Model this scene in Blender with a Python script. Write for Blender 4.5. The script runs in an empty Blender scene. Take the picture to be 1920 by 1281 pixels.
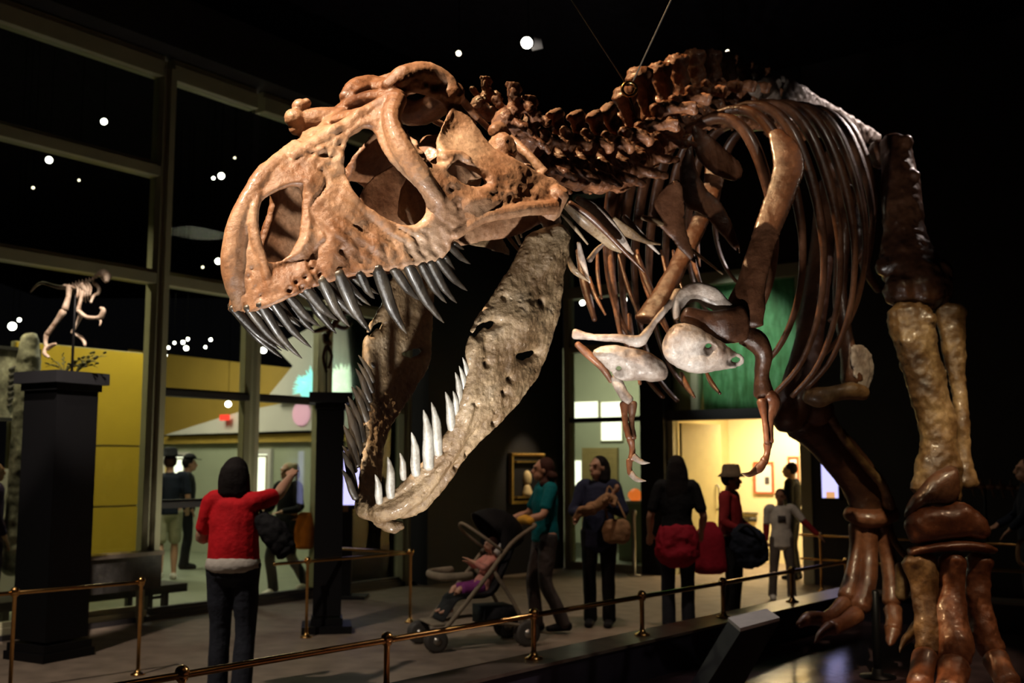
import bpy, bmesh, math, random
import numpy as np
from mathutils import Vector, Matrix, noise, geometry

scene = bpy.context.scene
COL = scene.collection
random.seed(7)
R = math.radians

# ------------------------------------------------------------------ camera
FPX, CAMZ = 2000.0, 1.62
PITCH = math.atan(228 / 2000.0)
cam_d = bpy.data.cameras.new('camera')
cam_d.sensor_fit = 'HORIZONTAL'; cam_d.sensor_width = 36.0
cam_d.lens = 36.0 * FPX / 1920.0
cam_d.clip_start = 0.05; cam_d.clip_end = 200
cam_d.dof.use_dof = True; cam_d.dof.focus_distance = 3.75; cam_d.dof.aperture_fstop = 3.2
cam = bpy.data.objects.new('camera', cam_d); COL.objects.link(cam)
cam.location = (0, 0, CAMZ); cam.rotation_euler = (math.pi / 2 + PITCH, 0, 0)
scene.camera = cam

# ------------------------------------------------------------------ view, world
vs = scene.view_settings
vs.view_transform = 'Standard'; vs.look = 'None'; vs.gamma = 1.0; vs.exposure = 0.0; vs.use_curve_mapping = False
world = bpy.data.worlds.new('world'); scene.world = world; world.use_nodes = True
wb = world.node_tree.nodes['Background']
wb.inputs[0].default_value = (0.55, 0.5, 0.6, 1); wb.inputs[1].default_value = 0.0035

# ------------------------------------------------------------------ photo geometry -> metres
C0 = np.array([0, 0, CAMZ]); FW = np.array([0, math.cos(PITCH), math.sin(PITCH)])
UP = np.array([0, -math.sin(PITCH), math.cos(PITCH)]); RT = np.array([1.0, 0, 0])
def ray(x, y): return FW + (x - 960) / FPX * RT - (y - 640.5) / FPX * UP
def P(x, y, Y):
    r = ray(x, y); return Vector(C0 + r * (Y / r[1]))
def G(x, y, z=0.0):
    r = ray(x, y); return Vector(C0 + r * ((z - CAMZ) / r[2]))
def hit(x, y, pt, n):
    r = ray(x, y); n = np.array(n); return Vector(C0 + r * (((np.array(pt) - C0) @ n) / (r @ n)))
AZ = R(36); ZZ_ = Vector((0, 0, 1))
D1 = Vector((math.sin(AZ), math.cos(AZ), 0)); N1 = Vector((-math.cos(AZ), math.sin(AZ), 0)); D2 = Vector((math.cos(AZ), -math.sin(AZ), 0))   # along the left wall, behind it, along the right wall
WA = G(290, 1160); WBp = G(1065, 1064)
def tR(px): return (hit(px, 868, WBp, D1) - WBp).dot(D2)
def tRn(px, n): return (hit(px, 868, WBp + D1 * n, D1) - WBp).dot(D2)
def zR(px, py): return hit(px, py, WBp, D1).z
T = {k: tR(k) for k in (1063, 1213, 1257, 1308, 1440, 1508)}
ZB = zR(1250, 533); ZDOOR = zR(1300, 786); ZT = zR(1140, 787); ZM = zR(1140, 652)
YP = WA + N1 * 2.6; GW = G(450, 1042)

# ------------------------------------------------------------------ lamps of the hall, and added fill spots
def spot(name, loc, aim, watts, color, size_deg, blend=0.5, radius=0.05):
    d = bpy.data.lights.new(name, 'SPOT'); d.energy = watts; d.color = color
    d.spot_size = R(size_deg); d.spot_blend = blend; d.shadow_soft_size = radius
    o = bpy.data.objects.new(name, d); COL.objects.link(o); o.location = loc
    o.rotation_euler = (Vector(aim) - Vector(loc)).to_track_quat('-Z', 'Y').to_euler()
    return o
def area(name, loc, aim, watts, color, sx, sy=None):
    d = bpy.data.lights.new(name, 'AREA'); d.energy = watts; d.color = color
    d.shape = 'RECTANGLE'; d.size = sx; d.size_y = sy or sx
    o = bpy.data.objects.new(name, d); COL.objects.link(o); o.location = loc
    o.rotation_euler = (Vector(aim) - Vector(loc)).to_track_quat('-Z', 'Y').to_euler()
    return o
WARM, AMBER, COOL = (1.0, 0.78, 0.55), (1.0, 0.62, 0.3), (1.0, 0.96, 0.9)
spot('skull_key_lamp', (-3.2, 1.1, 6.8), (-0.5, 3.65, 2.4), 5900, WARM, 21, 0.6, 0.04)
spot('floor_up_lamp_jaw', (-0.3, 2.7, 0.25), (-0.15, 3.3, 1.5), 460, COOL, 75, 0.9, 0.04)
spot('jaw_front_fill', (-0.7, 1.3, 0.3), (-0.22, 3.2, 1.38), 260, COOL, 15, 0.7, 0.04)  # added narrow fill for the jaw tip
spot('floor_up_lamp_chest', (0.45, 3.6, 0.25), (0.85, 4.9, 2.3), 200, COOL, 60, 0.8, 0.04)
spot('spine_lamp', (-2.3, 5.2, 6.9), (0.45, 4.85, 3.25), 2300, AMBER, 27, 0.6, 0.05)
spot('hip_lamp', (5.2, 8.0, 6.4), (2.2, 6.9, 3.5), 800, (1.0, 0.8, 0.72), 20, 0.6, 0.05)
spot('rib_lamp', (3.6, 2.6, 6.3), (1.5, 5.6, 3.1), 150, (1.0, 0.85, 0.68), 24, 0.7, 0.05)
spot('leg_lamp', (1.2, 1.6, 6.3), (2.5, 6.3, 1.95), 1500, (1.0, 0.82, 0.52), 10.5, 0.5, 0.05)
spot('foot_lamp', (4.6, 3.6, 6.3), (2.6, 6.4, 0.5), 420, (1.0, 0.66, 0.4), 18, 0.6, 0.05)
spot('floor_lamp_left', (-4.2, 5.0, 6.6), (-2.6, 8.6, 0.6), 950, (1.0, 0.84, 0.68), 46, 0.8, 0.1)
spot('aisle_lamp', (1.0, 8.6, 6.8), (1.8, 11.4, 0.9), 430, (1.0, 0.78, 0.58), 50, 0.9, 0.1)
spot('stroller_lamp', (-1.5, 7.6, 6.6), (0.2, 10.3, 0.9), 260, (1.0, 0.62, 0.42), 22, 0.9, 0.1)
spot('right_edge_fill', (4.6, 8.4, 6.8), (5.0, 10.6, 1.0), 130, (1.0, .8, .6), 30, .8, .1)  # added fill so the visitor at the right edge shows
spot('panel_fill', (0.2, 8.8, 6.7), (1.75, 7.0, .5), 330, (1.0, .86, .82), 16, .7, .05)  # added spot to brighten the reading panel and exhibit floor
spot('small_skeleton_lamp', (-2.4, 6.0, 6.4), (-3.75, 8.75, 2.85), 2600, (1.0, 0.84, 0.7), 14, 0.6, 0.05)
spot('wall_wash_fill', WA + D1 * 0.4 - N1 * 1.3 + ZZ_ * 0.1, WA + D1 * 0.4 + ZZ_ * 4.5, 60, (1.0, 0.95, 0.7), 120, 0.8, 0.1)  # added low fill to brighten the undersides of the window frames
area('vestibule_lamp', WBp + D2 * (T[1308] + .75) + D1 * 1.5 + ZZ_ * (ZDOOR + .25), WBp + D2 * (T[1308] + .85) + D1 * 2.0, 135, (1.0, 0.82, 0.5), 1.2, .5)
spot('mural_lamp', WBp + D2 * (T[1308] + .8) - D1 * 2.4 + ZZ_ * (ZB + .7), WBp + D2 * (T[1308] + .7) + D1 * .1 + ZZ_ * (ZDOOR + .95), 420, (0.9, 1.0, 0.85), 38, .8)
area('yellow_wall_lamp', YP - N1 * 1.5 + D1 * (-1.7) + ZZ_ * 4.6, YP + D1 * (-1.5) + ZZ_ * 1.6, 75, (1.0, 0.85, 0.5), .4)
area('gallery_lamp', GW - D1 * 2.6 + ZZ_ * 4.2 + D2 * .3, GW - D1 * 1.4 + D2 * .2, 150, (1.0, 0.94, 0.72), 1.2)
area('gallery_lamp_front', WA + N1 * 1.6 + D1 * 1.6 + ZZ_ * 4.6, WA + N1 * 1.8 + D1 * 1.6, 90, (1.0, 0.92, 0.7), .8)
area('gallery_right_lamp', WBp + D1 * 2.4 + D2 * (T[1063] - 1.2) + ZZ_ * 3.6, WBp + D1 * 4.0 + D2 * (T[1063] - 1.6) + ZZ_ * .8, 75, (1.0, 0.95, 0.72), .6)

# ------------------------------------------------------------------ objects
def obj(name, bm, m=None, parent=None, smooth=True, loc=None):
    me = bpy.data.meshes.new(name)
    if isinstance(bm, bmesh.types.BMesh):
        bmesh.ops.recalc_face_normals(bm, faces=bm.faces)
        bm.to_mesh(me); bm.free()
    else:
        me.from_pydata([tuple(v) for v in bm[0]], [], bm[1]); me.update()
    if smooth: me.polygons.foreach_set('use_smooth', [True] * len(me.polygons))
    o = bpy.data.objects.new(name, me); COL.objects.link(o)
    if m: me.materials.append(m)
    if parent: adopt(o, parent)
    return o
def adopt(o, parent):
    o.parent = parent
    if parent.get('_w'): o.matrix_parent_inverse = Matrix.Translation(-Vector(parent['_w']))
    elif parent.parent is not None and parent.parent.get('_w') and not parent.get('_loc'):
        pass
def tag(o, label, cat, group=None, kind=None):
    o['label'] = label; o['category'] = cat
    if group: o['group'] = group
    if kind: o['kind'] = kind
    return o
def thing(name, label, cat, base, group=None, world_parts=True, rz=0):
    o = bpy.data.objects.new(name, None); COL.objects.link(o); o.empty_display_size = 0.1
    o.location = base; o.rotation_euler = (0, 0, rz)
    if world_parts: o['_w'] = [base[0], base[1], base[2]]
    return tag(o, label, cat, group)
def struct(name, bm, m, smooth=False):
    o = obj(name, bm, m, None, smooth); o['kind'] = 'structure'; return o
def bake(o, mods):
    for kind, kw in mods:
        md = o.modifiers.new(kind.lower(), kind)
        for k, v in kw.items(): setattr(md, k, v)
    dg = bpy.context.evaluated_depsgraph_get(); dg.update()
    me = bpy.data.meshes.new_from_object(o.evaluated_get(dg))
    o.modifiers.clear(); old = o.data; o.data = me; bpy.data.meshes.remove(old)
    me.polygons.foreach_set('use_smooth', [True] * len(me.polygons))
    return o
TEX = {}
def cloud(size, depth=3):
    k = (size, depth)
    if k not in TEX:
        t = bpy.data.textures.new('grain', 'CLOUDS'); t.noise_scale = size; t.noise_depth = depth; TEX[k] = t
    return TEX[k]
def fuse(o, voxel, smooth=2, disp=()):
    mods = [('REMESH', dict(mode='VOXEL', voxel_size=voxel))]
    if smooth: mods.append(('SMOOTH', dict(factor=0.5, iterations=smooth)))
    for size, st in disp:
        mods.append(('DISPLACE', dict(texture=cloud(size), texture_coords='GLOBAL', strength=st, mid_level=0.5)))
    return bake(o, mods)
def copy_thing(o, parent=None):
    c = o.copy(); COL.objects.link(c)
    if parent: c.parent = parent
    for ch in list(o.children): copy_thing(ch, c)
    return c

# ------------------------------------------------------------------ shapes
def catmull(pts, rads, sub):
    n = len(pts); op, orr = [], []
    rr = [r if isinstance(r, (tuple, list)) else (r, r) for r in rads]
    if n == 2 or sub <= 1: 
        if n == 2 and sub > 1:
            for j in range(sub + 1):
                t = j / sub; op.append(pts[0].lerp(pts[1], t)); orr.append(tuple(a + (b - a) * t for a, b in zip(rr[0], rr[1])))
            return op, orr
        return list(pts), rr
    for i in range(n - 1):
        p0, p1, p2, p3 = pts[max(i - 1, 0)], pts[i], pts[i + 1], pts[min(i + 2, n - 1)]
        for j in range(sub):
            t = j / sub
            op.append(0.5 * ((2 * p1) + (p2 - p0) * t + (2 * p0 - 5 * p1 + 4 * p2 - p3) * t * t + (3 * p1 - p0 - 3 * p2 + p3) * t ** 3))
            s = t * t * (3 - 2 * t); orr.append(tuple(a + (b - a) * s for a, b in zip(rr[i], rr[i + 1])))
    op.append(pts[-1].copy()); orr.append(rr[-1]); return op, orr
def tube(bm, pts, rads, seg=10, sub=4, hint=None, cap=True):
    pts = [Vector(p) for p in pts]; pts, rr = catmull(pts, rads, sub); n = len(pts)
    u = None; rings = []
    for i in range(n):
        t = (pts[min(i + 1, n - 1)] - pts[max(i - 1, 0)])
        if t.length < 1e-9: t = Vector((0, 0, 1))
        t.normalize()
        h = Vector(hint) if hint is not None else u
        if h is None: h = Vector((0, 0, 1)) if abs(t.z) < 0.9 else Vector((1, 0, 0))
        w = h - t * h.dot(t)
        if w.length < 1e-4: w = t.orthogonal()
        u = w.normalized(); v = t.cross(u)
        def ring(c, k):
            return [bm.verts.new(c + (u * math.cos(2 * math.pi * j / seg) * rr[i][0] + v * math.sin(2 * math.pi * j / seg) * rr[i][1]) * k) for j in range(seg)]
        rm = min(rr[i])
        if cap and i == 0: rings.append(ring(pts[i] - t * rm * 0.45, 0.62))
        rings.append(ring(pts[i], 1.0))
        if cap and i == n - 1: rings.append(ring(pts[i] + t * rm * 0.45, 0.62))
    for a, b in zip(rings[:-1], rings[1:]):
        for j in range(seg): bm.faces.new((a[j], a[(j + 1) % seg], b[(j + 1) % seg], b[j]))
    bm.faces.new(rings[0][::-1]); bm.faces.new(rings[-1])
    return bm
def ball(bm, c, r, sub=2, axes=None):
    rx, ry, rz = r if isinstance(r, (tuple, list)) else (r, r, r)
    m = Matrix.Translation(Vector(c)) @ (axes.to_4x4() if axes else Matrix.Identity(4)) @ Matrix.Diagonal((rx, ry, rz, 1))
    bmesh.ops.create_icosphere(bm, subdivisions=sub, radius=1.0, matrix=m); return bm
def frame_box(bm, o, a, b, c):
    """box from corner o spanned by vectors a, b, c"""
    o, a, b, c = Vector(o), Vector(a), Vector(b), Vector(c)
    v = [bm.verts.new(o + a * i + b * j + c * k) for k in (0, 1) for j in (0, 1) for i in (0, 1)]
    for f in ((0, 1, 3, 2), (4, 6, 7, 5), (0, 4, 5, 1), (2, 3, 7, 6), (0, 2, 6, 4), (1, 5, 7, 3)): bm.faces.new([v[i] for i in f])
    return bm
def cbox(bm, c, s, rz=0.0):
    a, b = Vector((math.cos(rz), math.sin(rz), 0)) * s[0], Vector((-math.sin(rz), math.cos(rz), 0)) * s[1]; k = Vector((0, 0, s[2]))
    return frame_box(bm, Vector(c) - a / 2 - b / 2 - k / 2, a, b, k)
def prism(bm, poly, ext):
    ext = Vector(ext); a = [bm.verts.new(Vector(p)) for p in poly]; b = [bm.verts.new(Vector(p) + ext) for p in poly]; n = len(a)
    bm.faces.new(a); bm.faces.new(b[::-1])
    for i in range(n): bm.faces.new((a[i], b[i], b[(i + 1) % n], a[(i + 1) % n]))
    return bm
def lathe(bm, c, prof, seg=20, axis=None):
    """profile [(r, h)] round axis at c"""
    ax = Vector(axis).normalized() if axis else Vector((0, 0, 1)); u = ax.orthogonal().normalized(); v = ax.cross(u); c = Vector(c)
    rings = [[bm.verts.new(c + ax * h + (u * math.cos(2 * math.pi * j / seg) + v * math.sin(2 * math.pi * j / seg)) * max(r, 1e-4)) for j in range(seg)] for r, h in prof]
    for a, b in zip(rings[:-1], rings[1:]):
        for j in range(seg): bm.faces.new((a[j], a[(j + 1) % seg], b[(j + 1) % seg], b[j]))
    bm.faces.new(rings[0][::-1]); bm.faces.new(rings[-1]); return bm
def tester(poly):
    p = np.array(poly, float); q = np.roll(p, 1, axis=0); xi, yi, xj, yj = p[:, 0], p[:, 1], q[:, 0], q[:, 1]; dy = np.where(yj == yi, 1e-12, yj - yi)
    def f(x, y): return bool((((yi > y) != (yj > y)) & (x < (xj - xi) * (y - yi) / dy + xi)).sum() % 2)
    return f
def densify(poly, step, closed=True):
    out = []; n = len(poly)
    for i in range(n if closed else n - 1):
        a, b = poly[i], poly[(i + 1) % n]; k = max(1, int(math.hypot(b[0] - a[0], b[1] - a[1]) / step))
        out += [(a[0] + (b[0] - a[0]) * t / k, a[1] + (b[1] - a[1]) * t / k) for t in range(k)]
    return out
def round_poly(poly, it=2):
    for _ in range(it):
        n = len(poly); q = []
        for i in range(n):
            a, b = poly[i], poly[(i + 1) % n]
            q += [(a[0] * .75 + b[0] * .25, a[1] * .75 + b[1] * .25), (a[0] * .25 + b[0] * .75, a[1] * .25 + b[1] * .75)]
        poly = q
    return poly
def sheet(poly, holes=(), step=8.0, rnd=1):
    """triangulate an outline with holes; returns 2-D points, triangles, distance of each point to the rim"""
    poly = densify(round_poly(poly, rnd), step); holes = [densify(round_poly(h, rnd), step) for h in holes]
    pts, edges = [], []
    for loop in [poly] + holes:
        o = len(pts); pts += loop; edges += [(o + i, o + (i + 1) % len(loop)) for i in range(len(loop))]
    xs = [p[0] for p in poly]; ys = [p[1] for p in poly]
    segs = np.array([[*pts[a], *pts[b]] for a, b in edges])
    def rim(x, y):
        ax, ay, bx, by = segs.T; dx, dy = bx - ax, by - ay
        t = np.clip(((x - ax) * dx + (y - ay) * dy) / (dx * dx + dy * dy + 1e-12), 0, 1)
        return float(np.sqrt((ax + t * dx - x) ** 2 + (ay + t * dy - y) ** 2).min())
    in_out = tester(poly); in_holes = [tester(h) for h in holes]
    y, row = min(ys), 0
    while y < max(ys):
        x = min(xs) + (step / 2 if row % 2 else 0)
        while x < max(xs):
            if in_out(x, y) and not any(h(x, y) for h in in_holes) and rim(x, y) > step * 0.55: pts.append((x, y))
            x += step
        y += step * 0.87; row += 1
    v, e, f, *_ = geometry.delaunay_2d_cdt([Vector(p) for p in pts], edges, [], 0, 1e-5)
    v = [(p[0], p[1]) for p in v]; tris = []
    for t in f:
        cx = sum(v[i][0] for i in t) / 3; cy = sum(v[i][1] for i in t) / 3
        if in_out(cx, cy) and not any(h(cx, cy) for h in in_holes): tris.append(tuple(t))
    return v, tris, [rim(*p) for p in v]
def thick_sheet(poly, place, holes=(), step=8.0, edge=12.0, rnd=1):
    """place(x, y, side, k): 3-D point; side +1 front, -1 back; k 0..1 rounding towards the rim"""
    v, tris, d = sheet(poly, holes, step, rnd); n = len(v)
    k = [math.sqrt(max(0.0, 1 - (1 - min(x / edge, 1)) ** 2)) for x in d]
    V = [place(p[0], p[1], 1, kk) for p, kk in zip(v, k)] + [place(p[0], p[1], -1, kk) for p, kk in zip(v, k)]
    F = [t for t in tris] + [(t[2] + n, t[1] + n, t[0] + n) for t in tris]
    cnt = {}
    for t in tris:
        for a, b in ((t[0], t[1]), (t[1], t[2]), (t[2], t[0])): cnt[(a, b)] = 1
    for (a, b) in list(cnt):
        if (b, a) not in cnt: F.append((b, a, a + n, b + n))
    return V, F
def add_pyd(bm, V, F):
    vs_ = [bm.verts.new(Vector(p)) for p in V]
    for f in F:
        try: bm.faces.new([vs_[i] for i in f])
        except ValueError: pass
    return bm
def rbf(ctrl):
    """smooth field through control points (x, y, value)"""
    c = np.array(ctrl, float); p = c[:, :2] / 100; n = len(c)
    def ph(r): return r
    A = np.zeros((n + 3, n + 3)); D = np.sqrt(((p[:, None] - p[None]) ** 2).sum(-1)); A[:n, :n] = ph(D) - 0.02 * np.eye(n)
    A[:n, n] = 1; A[:n, n + 1:] = p; A[n, :n] = 1; A[n + 1:, :n] = p.T
    w = np.linalg.solve(A, np.concatenate([c[:, 2], np.zeros(3)]))
    def f(x, y):
        q = np.array([x, y]) / 100; r = np.sqrt(((p - q) ** 2).sum(-1)); return float(ph(r) @ w[:n] + w[n] + q @ w[n + 1:])
    return f
def new(): return bmesh.new()

# ------------------------------------------------------------------ materials
def nodes(name):
    m = bpy.data.materials.new(name); m.use_nodes = True; nt = m.node_tree
    return m, nt, nt.nodes['Principled BSDF']
def plain(name, col, rough=0.6, metal=0.0, spec=0.5, var=0.0, scale=8.0, bump=0.0, bscale=60.0, coat=0.0):
    m, nt, b = nodes(name)
    b.inputs['Base Color'].default_value = (*col, 1); b.inputs['Roughness'].default_value = rough
    b.inputs['Metallic'].default_value = metal; b.inputs['Specular IOR Level'].default_value = spec
    b.inputs['Coat Weight'].default_value = coat; b.inputs['Coat Roughness'].default_value = 0.15
    tc = nt.nodes.new('ShaderNodeTexCoord')
    if var:
        n = nt.nodes.new('ShaderNodeTexNoise'); n.inputs['Scale'].default_value = scale; n.inputs['Detail'].default_value = 6
        nt.links.new(tc.outputs['Object'], n.inputs['Vector'])
        r = nt.nodes.new('ShaderNodeValToRGB'); r.color_ramp.elements[0].position = 0.3; r.color_ramp.elements[1].position = 0.72
        r.color_ramp.elements[0].color = (*[c * (1 - var) for c in col], 1); r.color_ramp.elements[1].color = (*[min(1, c * (1 + var)) for c in col], 1)
        nt.links.new(n.outputs['Fac'], r.inputs['Fac']); nt.links.new(r.outputs['Color'], b.inputs['Base Color'])
    if bump:
        n2 = nt.nodes.new('ShaderNodeTexNoise'); n2.inputs['Scale'].default_value = bscale; n2.inputs['Detail'].default_value = 5
        nt.links.new(tc.outputs['Object'], n2.inputs['Vector'])
        bp = nt.nodes.new('ShaderNodeBump'); bp.inputs['Strength'].default_value = bump; bp.inputs['Distance'].default_value = 0.02
        nt.links.new(n2.outputs['Fac'], bp.inputs['Height']); nt.links.new(bp.outputs['Normal'], b.inputs['Normal'])
    return m
def bone(name, cols, rough=0.45, scale=5.0, bump=0.5, fine=45.0, coat=0.0, stretch=(1, 1, 1), pits=0.0):
    m, nt, b = nodes(name); L = nt.links.new
    tc = nt.nodes.new('ShaderNodeTexCoord'); mp = nt.nodes.new('ShaderNodeMapping'); mp.inputs['Scale'].default_value = stretch
    L(tc.outputs['Object'], mp.inputs['Vector'])
    n1 = nt.nodes.new('ShaderNodeTexNoise'); n1.inputs['Scale'].default_value = scale; n1.inputs['Detail'].default_value = 8; n1.inputs['Roughness'].default_value = 0.62
    L(mp.outputs['Vector'], n1.inputs['Vector'])
    r = nt.nodes.new('ShaderNodeValToRGB'); e = r.color_ramp.elements
    e[0].position = 0.3; e[0].color = (*cols[0], 1); e[1].position = 0.7; e[1].color = (*cols[-1], 1)
    for i, c in enumerate(cols[1:-1]):
        x = e.new(0.3 + 0.4 * (i + 1) / (len(cols) - 1)); x.color = (*c, 1)
    L(n1.outputs['Fac'], r.inputs['Fac'])
    n2 = nt.nodes.new('ShaderNodeTexNoise'); n2.inputs['Scale'].default_value = fine; n2.inputs['Detail'].default_value = 7; n2.inputs['Roughness'].default_value = 0.7
    L(mp.outputs['Vector'], n2.inputs['Vector'])
    mx = nt.nodes.new('ShaderNodeMix'); mx.data_type = 'RGBA'; mx.blend_type = 'MULTIPLY'; mx.inputs['Factor'].default_value = 0.55
    r2 = nt.nodes.new('ShaderNodeValToRGB'); r2.color_ramp.elements[0].position = 0.33; r2.color_ramp.elements[0].color = (0.35, 0.3, 0.27, 1); r2.color_ramp.elements[1].position = 0.6
    L(n2.outputs['Fac'], r2.inputs['Fac']); L(r.outputs['Color'], mx.inputs['A']); L(r2.outputs['Color'], mx.inputs['B'])
    L(mx.outputs['Result'], b.inputs['Base Color'])
    rr = nt.nodes.new('ShaderNodeMapRange'); rr.inputs['To Min'].default_value = rough - 0.14; rr.inputs['To Max'].default_value = rough + 0.2
    L(n1.outputs['Fac'], rr.inputs['Value']); L(rr.outputs['Result'], b.inputs['Roughness'])
    b.inputs['Coat Weight'].default_value = coat; b.inputs['Coat Roughness'].default_value = 0.2
    bp = nt.nodes.new('ShaderNodeBump'); bp.inputs['Strength'].default_value = bump; bp.inputs['Distance'].default_value = 0.012
    h = n2.outputs['Fac']
    if pits:
        vo = nt.nodes.new('ShaderNodeTexVoronoi'); vo.inputs['Scale'].default_value = 28; L(mp.outputs['Vector'], vo.inputs['Vector'])
        cr = nt.nodes.new('ShaderNodeMapRange'); cr.inputs['From Min'].default_value = 0.05; cr.inputs['From Max'].default_value = 0.22; cr.inputs['To Min'].default_value = -pits; cr.inputs['To Max'].default_value = 0
        L(vo.outputs['Distance'], cr.inputs['Value'])
        ad = nt.nodes.new('ShaderNodeMath'); ad.operation = 'ADD'; L(n2.outputs['Fac'], ad.inputs[0]); L(cr.outputs['Result'], ad.inputs[1]); h = ad.outputs[0]
    L(h, bp.inputs['Height']); L(bp.outputs['Normal'], b.inputs['Normal'])
    return m
def glow(name, col, strength):
    m, nt, b = nodes(name); b.inputs['Base Color'].default_value = (*[c * 0.3 for c in col], 1)
    b.inputs['Emission Color'].default_value = (*col, 1); b.inputs['Emission Strength'].default_value = strength
    return m
def glass_mat():
    m, nt, b = nodes('pane_glass'); nt.nodes.remove(b); out = nt.nodes['Material Output']
    t = nt.nodes.new('ShaderNodeBsdfTransparent'); t.inputs[0].default_value = (0.86, 0.9, 0.86, 1)
    g = nt.nodes.new('ShaderNodeBsdfGlossy'); g.inputs['Roughness'].default_value = 0.02
    f = nt.nodes.new('ShaderNodeFresnel'); f.inputs['IOR'].default_value = 1.4
    x = nt.nodes.new('ShaderNodeMixShader'); nt.links.new(f.outputs[0], x.inputs[0]); nt.links.new(t.outputs[0], x.inputs[1]); nt.links.new(g.outputs[0], x.inputs[2])
    nt.links.new(x.outputs[0], out.inputs['Surface']); return m

M = {}
M['skull'] = bone('skull_bone', [(0.09, 0.03, 0.011), (0.22, 0.095, 0.042), (0.34, 0.185, 0.1), (0.45, 0.29, 0.18)], 0.4, 2.6, 0.45, 42, 0.12, pits=0.15)
M['jaw'] = bone('jaw_bone', [(0.05, 0.028, 0.012), (0.15, 0.09, 0.042), (0.27, 0.185, 0.1), (0.4, 0.31, 0.21)], 0.38, 4.0, 0.7, 42, 0.15, pits=0.45)
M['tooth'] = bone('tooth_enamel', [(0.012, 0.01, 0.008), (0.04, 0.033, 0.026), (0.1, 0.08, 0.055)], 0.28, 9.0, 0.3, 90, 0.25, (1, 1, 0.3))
M['tooth_lit'] = bone('tooth_enamel_lit', [(0.16, 0.14, 0.11), (0.3, 0.28, 0.24), (0.42, 0.4, 0.35)], 0.34, 9.0, 0.3, 90, 0.2)  # lit copy of the tooth colour, for the near lower row
M['dark_bone'] = bone('dark_bone', [(0.03, 0.012, 0.006), (0.09, 0.036, 0.017), (0.16, 0.07, 0.035)], 0.3, 4.0, 0.35, 40, 0.4)
M['spine_bone'] = bone('spine_bone', [(0.05, 0.02, 0.01), (0.2, 0.075, 0.03), (0.34, 0.14, 0.06)], 0.42, 9.0, 0.7, 35, 0.2)
M['lit_bone'] = bone('lit_bone', [(0.14, 0.085, 0.06), (0.34, 0.27, 0.22), (0.5, 0.44, 0.39)], 0.36, 7.0, 0.45, 40, 0.1)  # pale copy of the bone colour, carrying uplight and highlights
M['leg_bone'] = bone('leg_bone', [(0.035, 0.015, 0.006), (0.15, 0.08, 0.03), (0.4, 0.26, 0.12)], 0.34, 4.5, 0.5, 34, 0.25)
M['foot_bone'] = bone('foot_bone', [(0.06, 0.02, 0.01), (0.17, 0.06, 0.027), (0.28, 0.115, 0.055)], 0.34, 4.0, 0.35, 36, 0.3)
M['rod'] = plain('black_steel', (0.02, 0.02, 0.022), 0.4, 0.8)
M['brass'] = plain('brass', (0.62, 0.36, 0.13), 0.24, 1.0, var=0.15, scale=20)
M['wire'] = plain('steel_cable', (0.35, 0.33, 0.3), 0.35, 0.9)
M['floor'] = plain('hall_carpet', (0.22, 0.17, 0.13), 0.62, var=0.25, scale=5, bump=0.25, bscale=160)
M['gfloor'] = plain('gallery_floor', (0.2, 0.22, 0.15), 0.5, var=0.12, scale=3)
M['plinth'] = plain('exhibit_floor', (0.075, 0.045, 0.05), 0.16, var=0.35, scale=4, bump=0.05, bscale=12)
M['black'] = plain('matt_black', (0.006, 0.006, 0.009), 0.7, var=0.2)
M['blackgloss'] = plain('black_gloss', (0.005, 0.005, 0.006), 0.5, spec=.2); M['void'] = plain('dead_black', (0.001, 0.001, 0.001), 1.0, spec=0.0)
M['charcoal'] = plain('charcoal_paint', (0.024, 0.021, 0.024), 0.6, var=0.2, scale=2)
M['mullion'] = plain('olive_grey_frame', (0.42, 0.4, 0.27), 0.5, var=0.08, scale=3)
M['ceiling'] = plain('dark_ceiling', (0.01, 0.008, 0.012), 0.9, var=0.3, spec=0.05)
M['glass'] = glass_mat()
M['ochre'] = plain('ochre_wall', (0.42, 0.27, 0.05), 0.6, var=0.08, scale=2)
M['yellow'] = plain('yellow_panel', (0.54, 0.36, 0.03), 0.42, var=0.06, scale=2)
M['greygreen'] = plain('grey_green_wall', (0.36, 0.38, 0.27), 0.7, var=0.05, scale=2)
M['offwhite'] = plain('offwhite_panel', (0.62, 0.57, 0.52), 0.6, var=0.04, scale=2)
M['cream'] = plain('cream_wall', (0.8, 0.68, 0.42), 0.6, var=0.04, scale=2)
M['creamdoor'] = plain('cream_door', (0.5, 0.42, 0.2), 0.5, var=0.05)
M['kerb'] = plain('kerb_paint', (0.03, 0.026, 0.045), 0.45, var=0.2)
M['kerbtop'] = plain('kerb_metal', (0.3, 0.25, 0.2), 0.3, 0.6, var=0.2)
M['screen'] = glow('lavender_screen', (0.52, 0.5, 0.95), 1.5)
M['picture'] = glow('glowing_panel', (1.0, 0.96, 0.74), 2.2)  # light on white panels and pictures put in as emission
M['bulb'] = glow('lamp_lens', (1.0, 0.93, 0.78), 22.0)
M['bulbdim'] = glow('lamp_lens_dim', (1.0, 0.85, 0.6), 5.0)
M['exit'] = glow('red_sign', (1.0, 0.05, 0.03), 1.6)
M['cyan'] = glow('cyan_light', (0.35, 1.0, 0.9), 1.6)
M['lime'] = glow('lime_light', (0.8, 1.0, 0.7), 2.2)
M['pink'] = glow('pink_light', (1.0, 0.5, 0.6), 0.9)
M['greenmural'] = bone('green_mural', [(0.09, 0.2, 0.08), (0.14, 0.36, 0.17), (0.28, 0.58, 0.36)], 0.5, 3.0, 0.0, 8, 0.0, (3, 3, 0.7))
M['redframe'] = plain('red_brown_frame', (0.4, 0.1, 0.04), 0.4, var=0.1)
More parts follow.
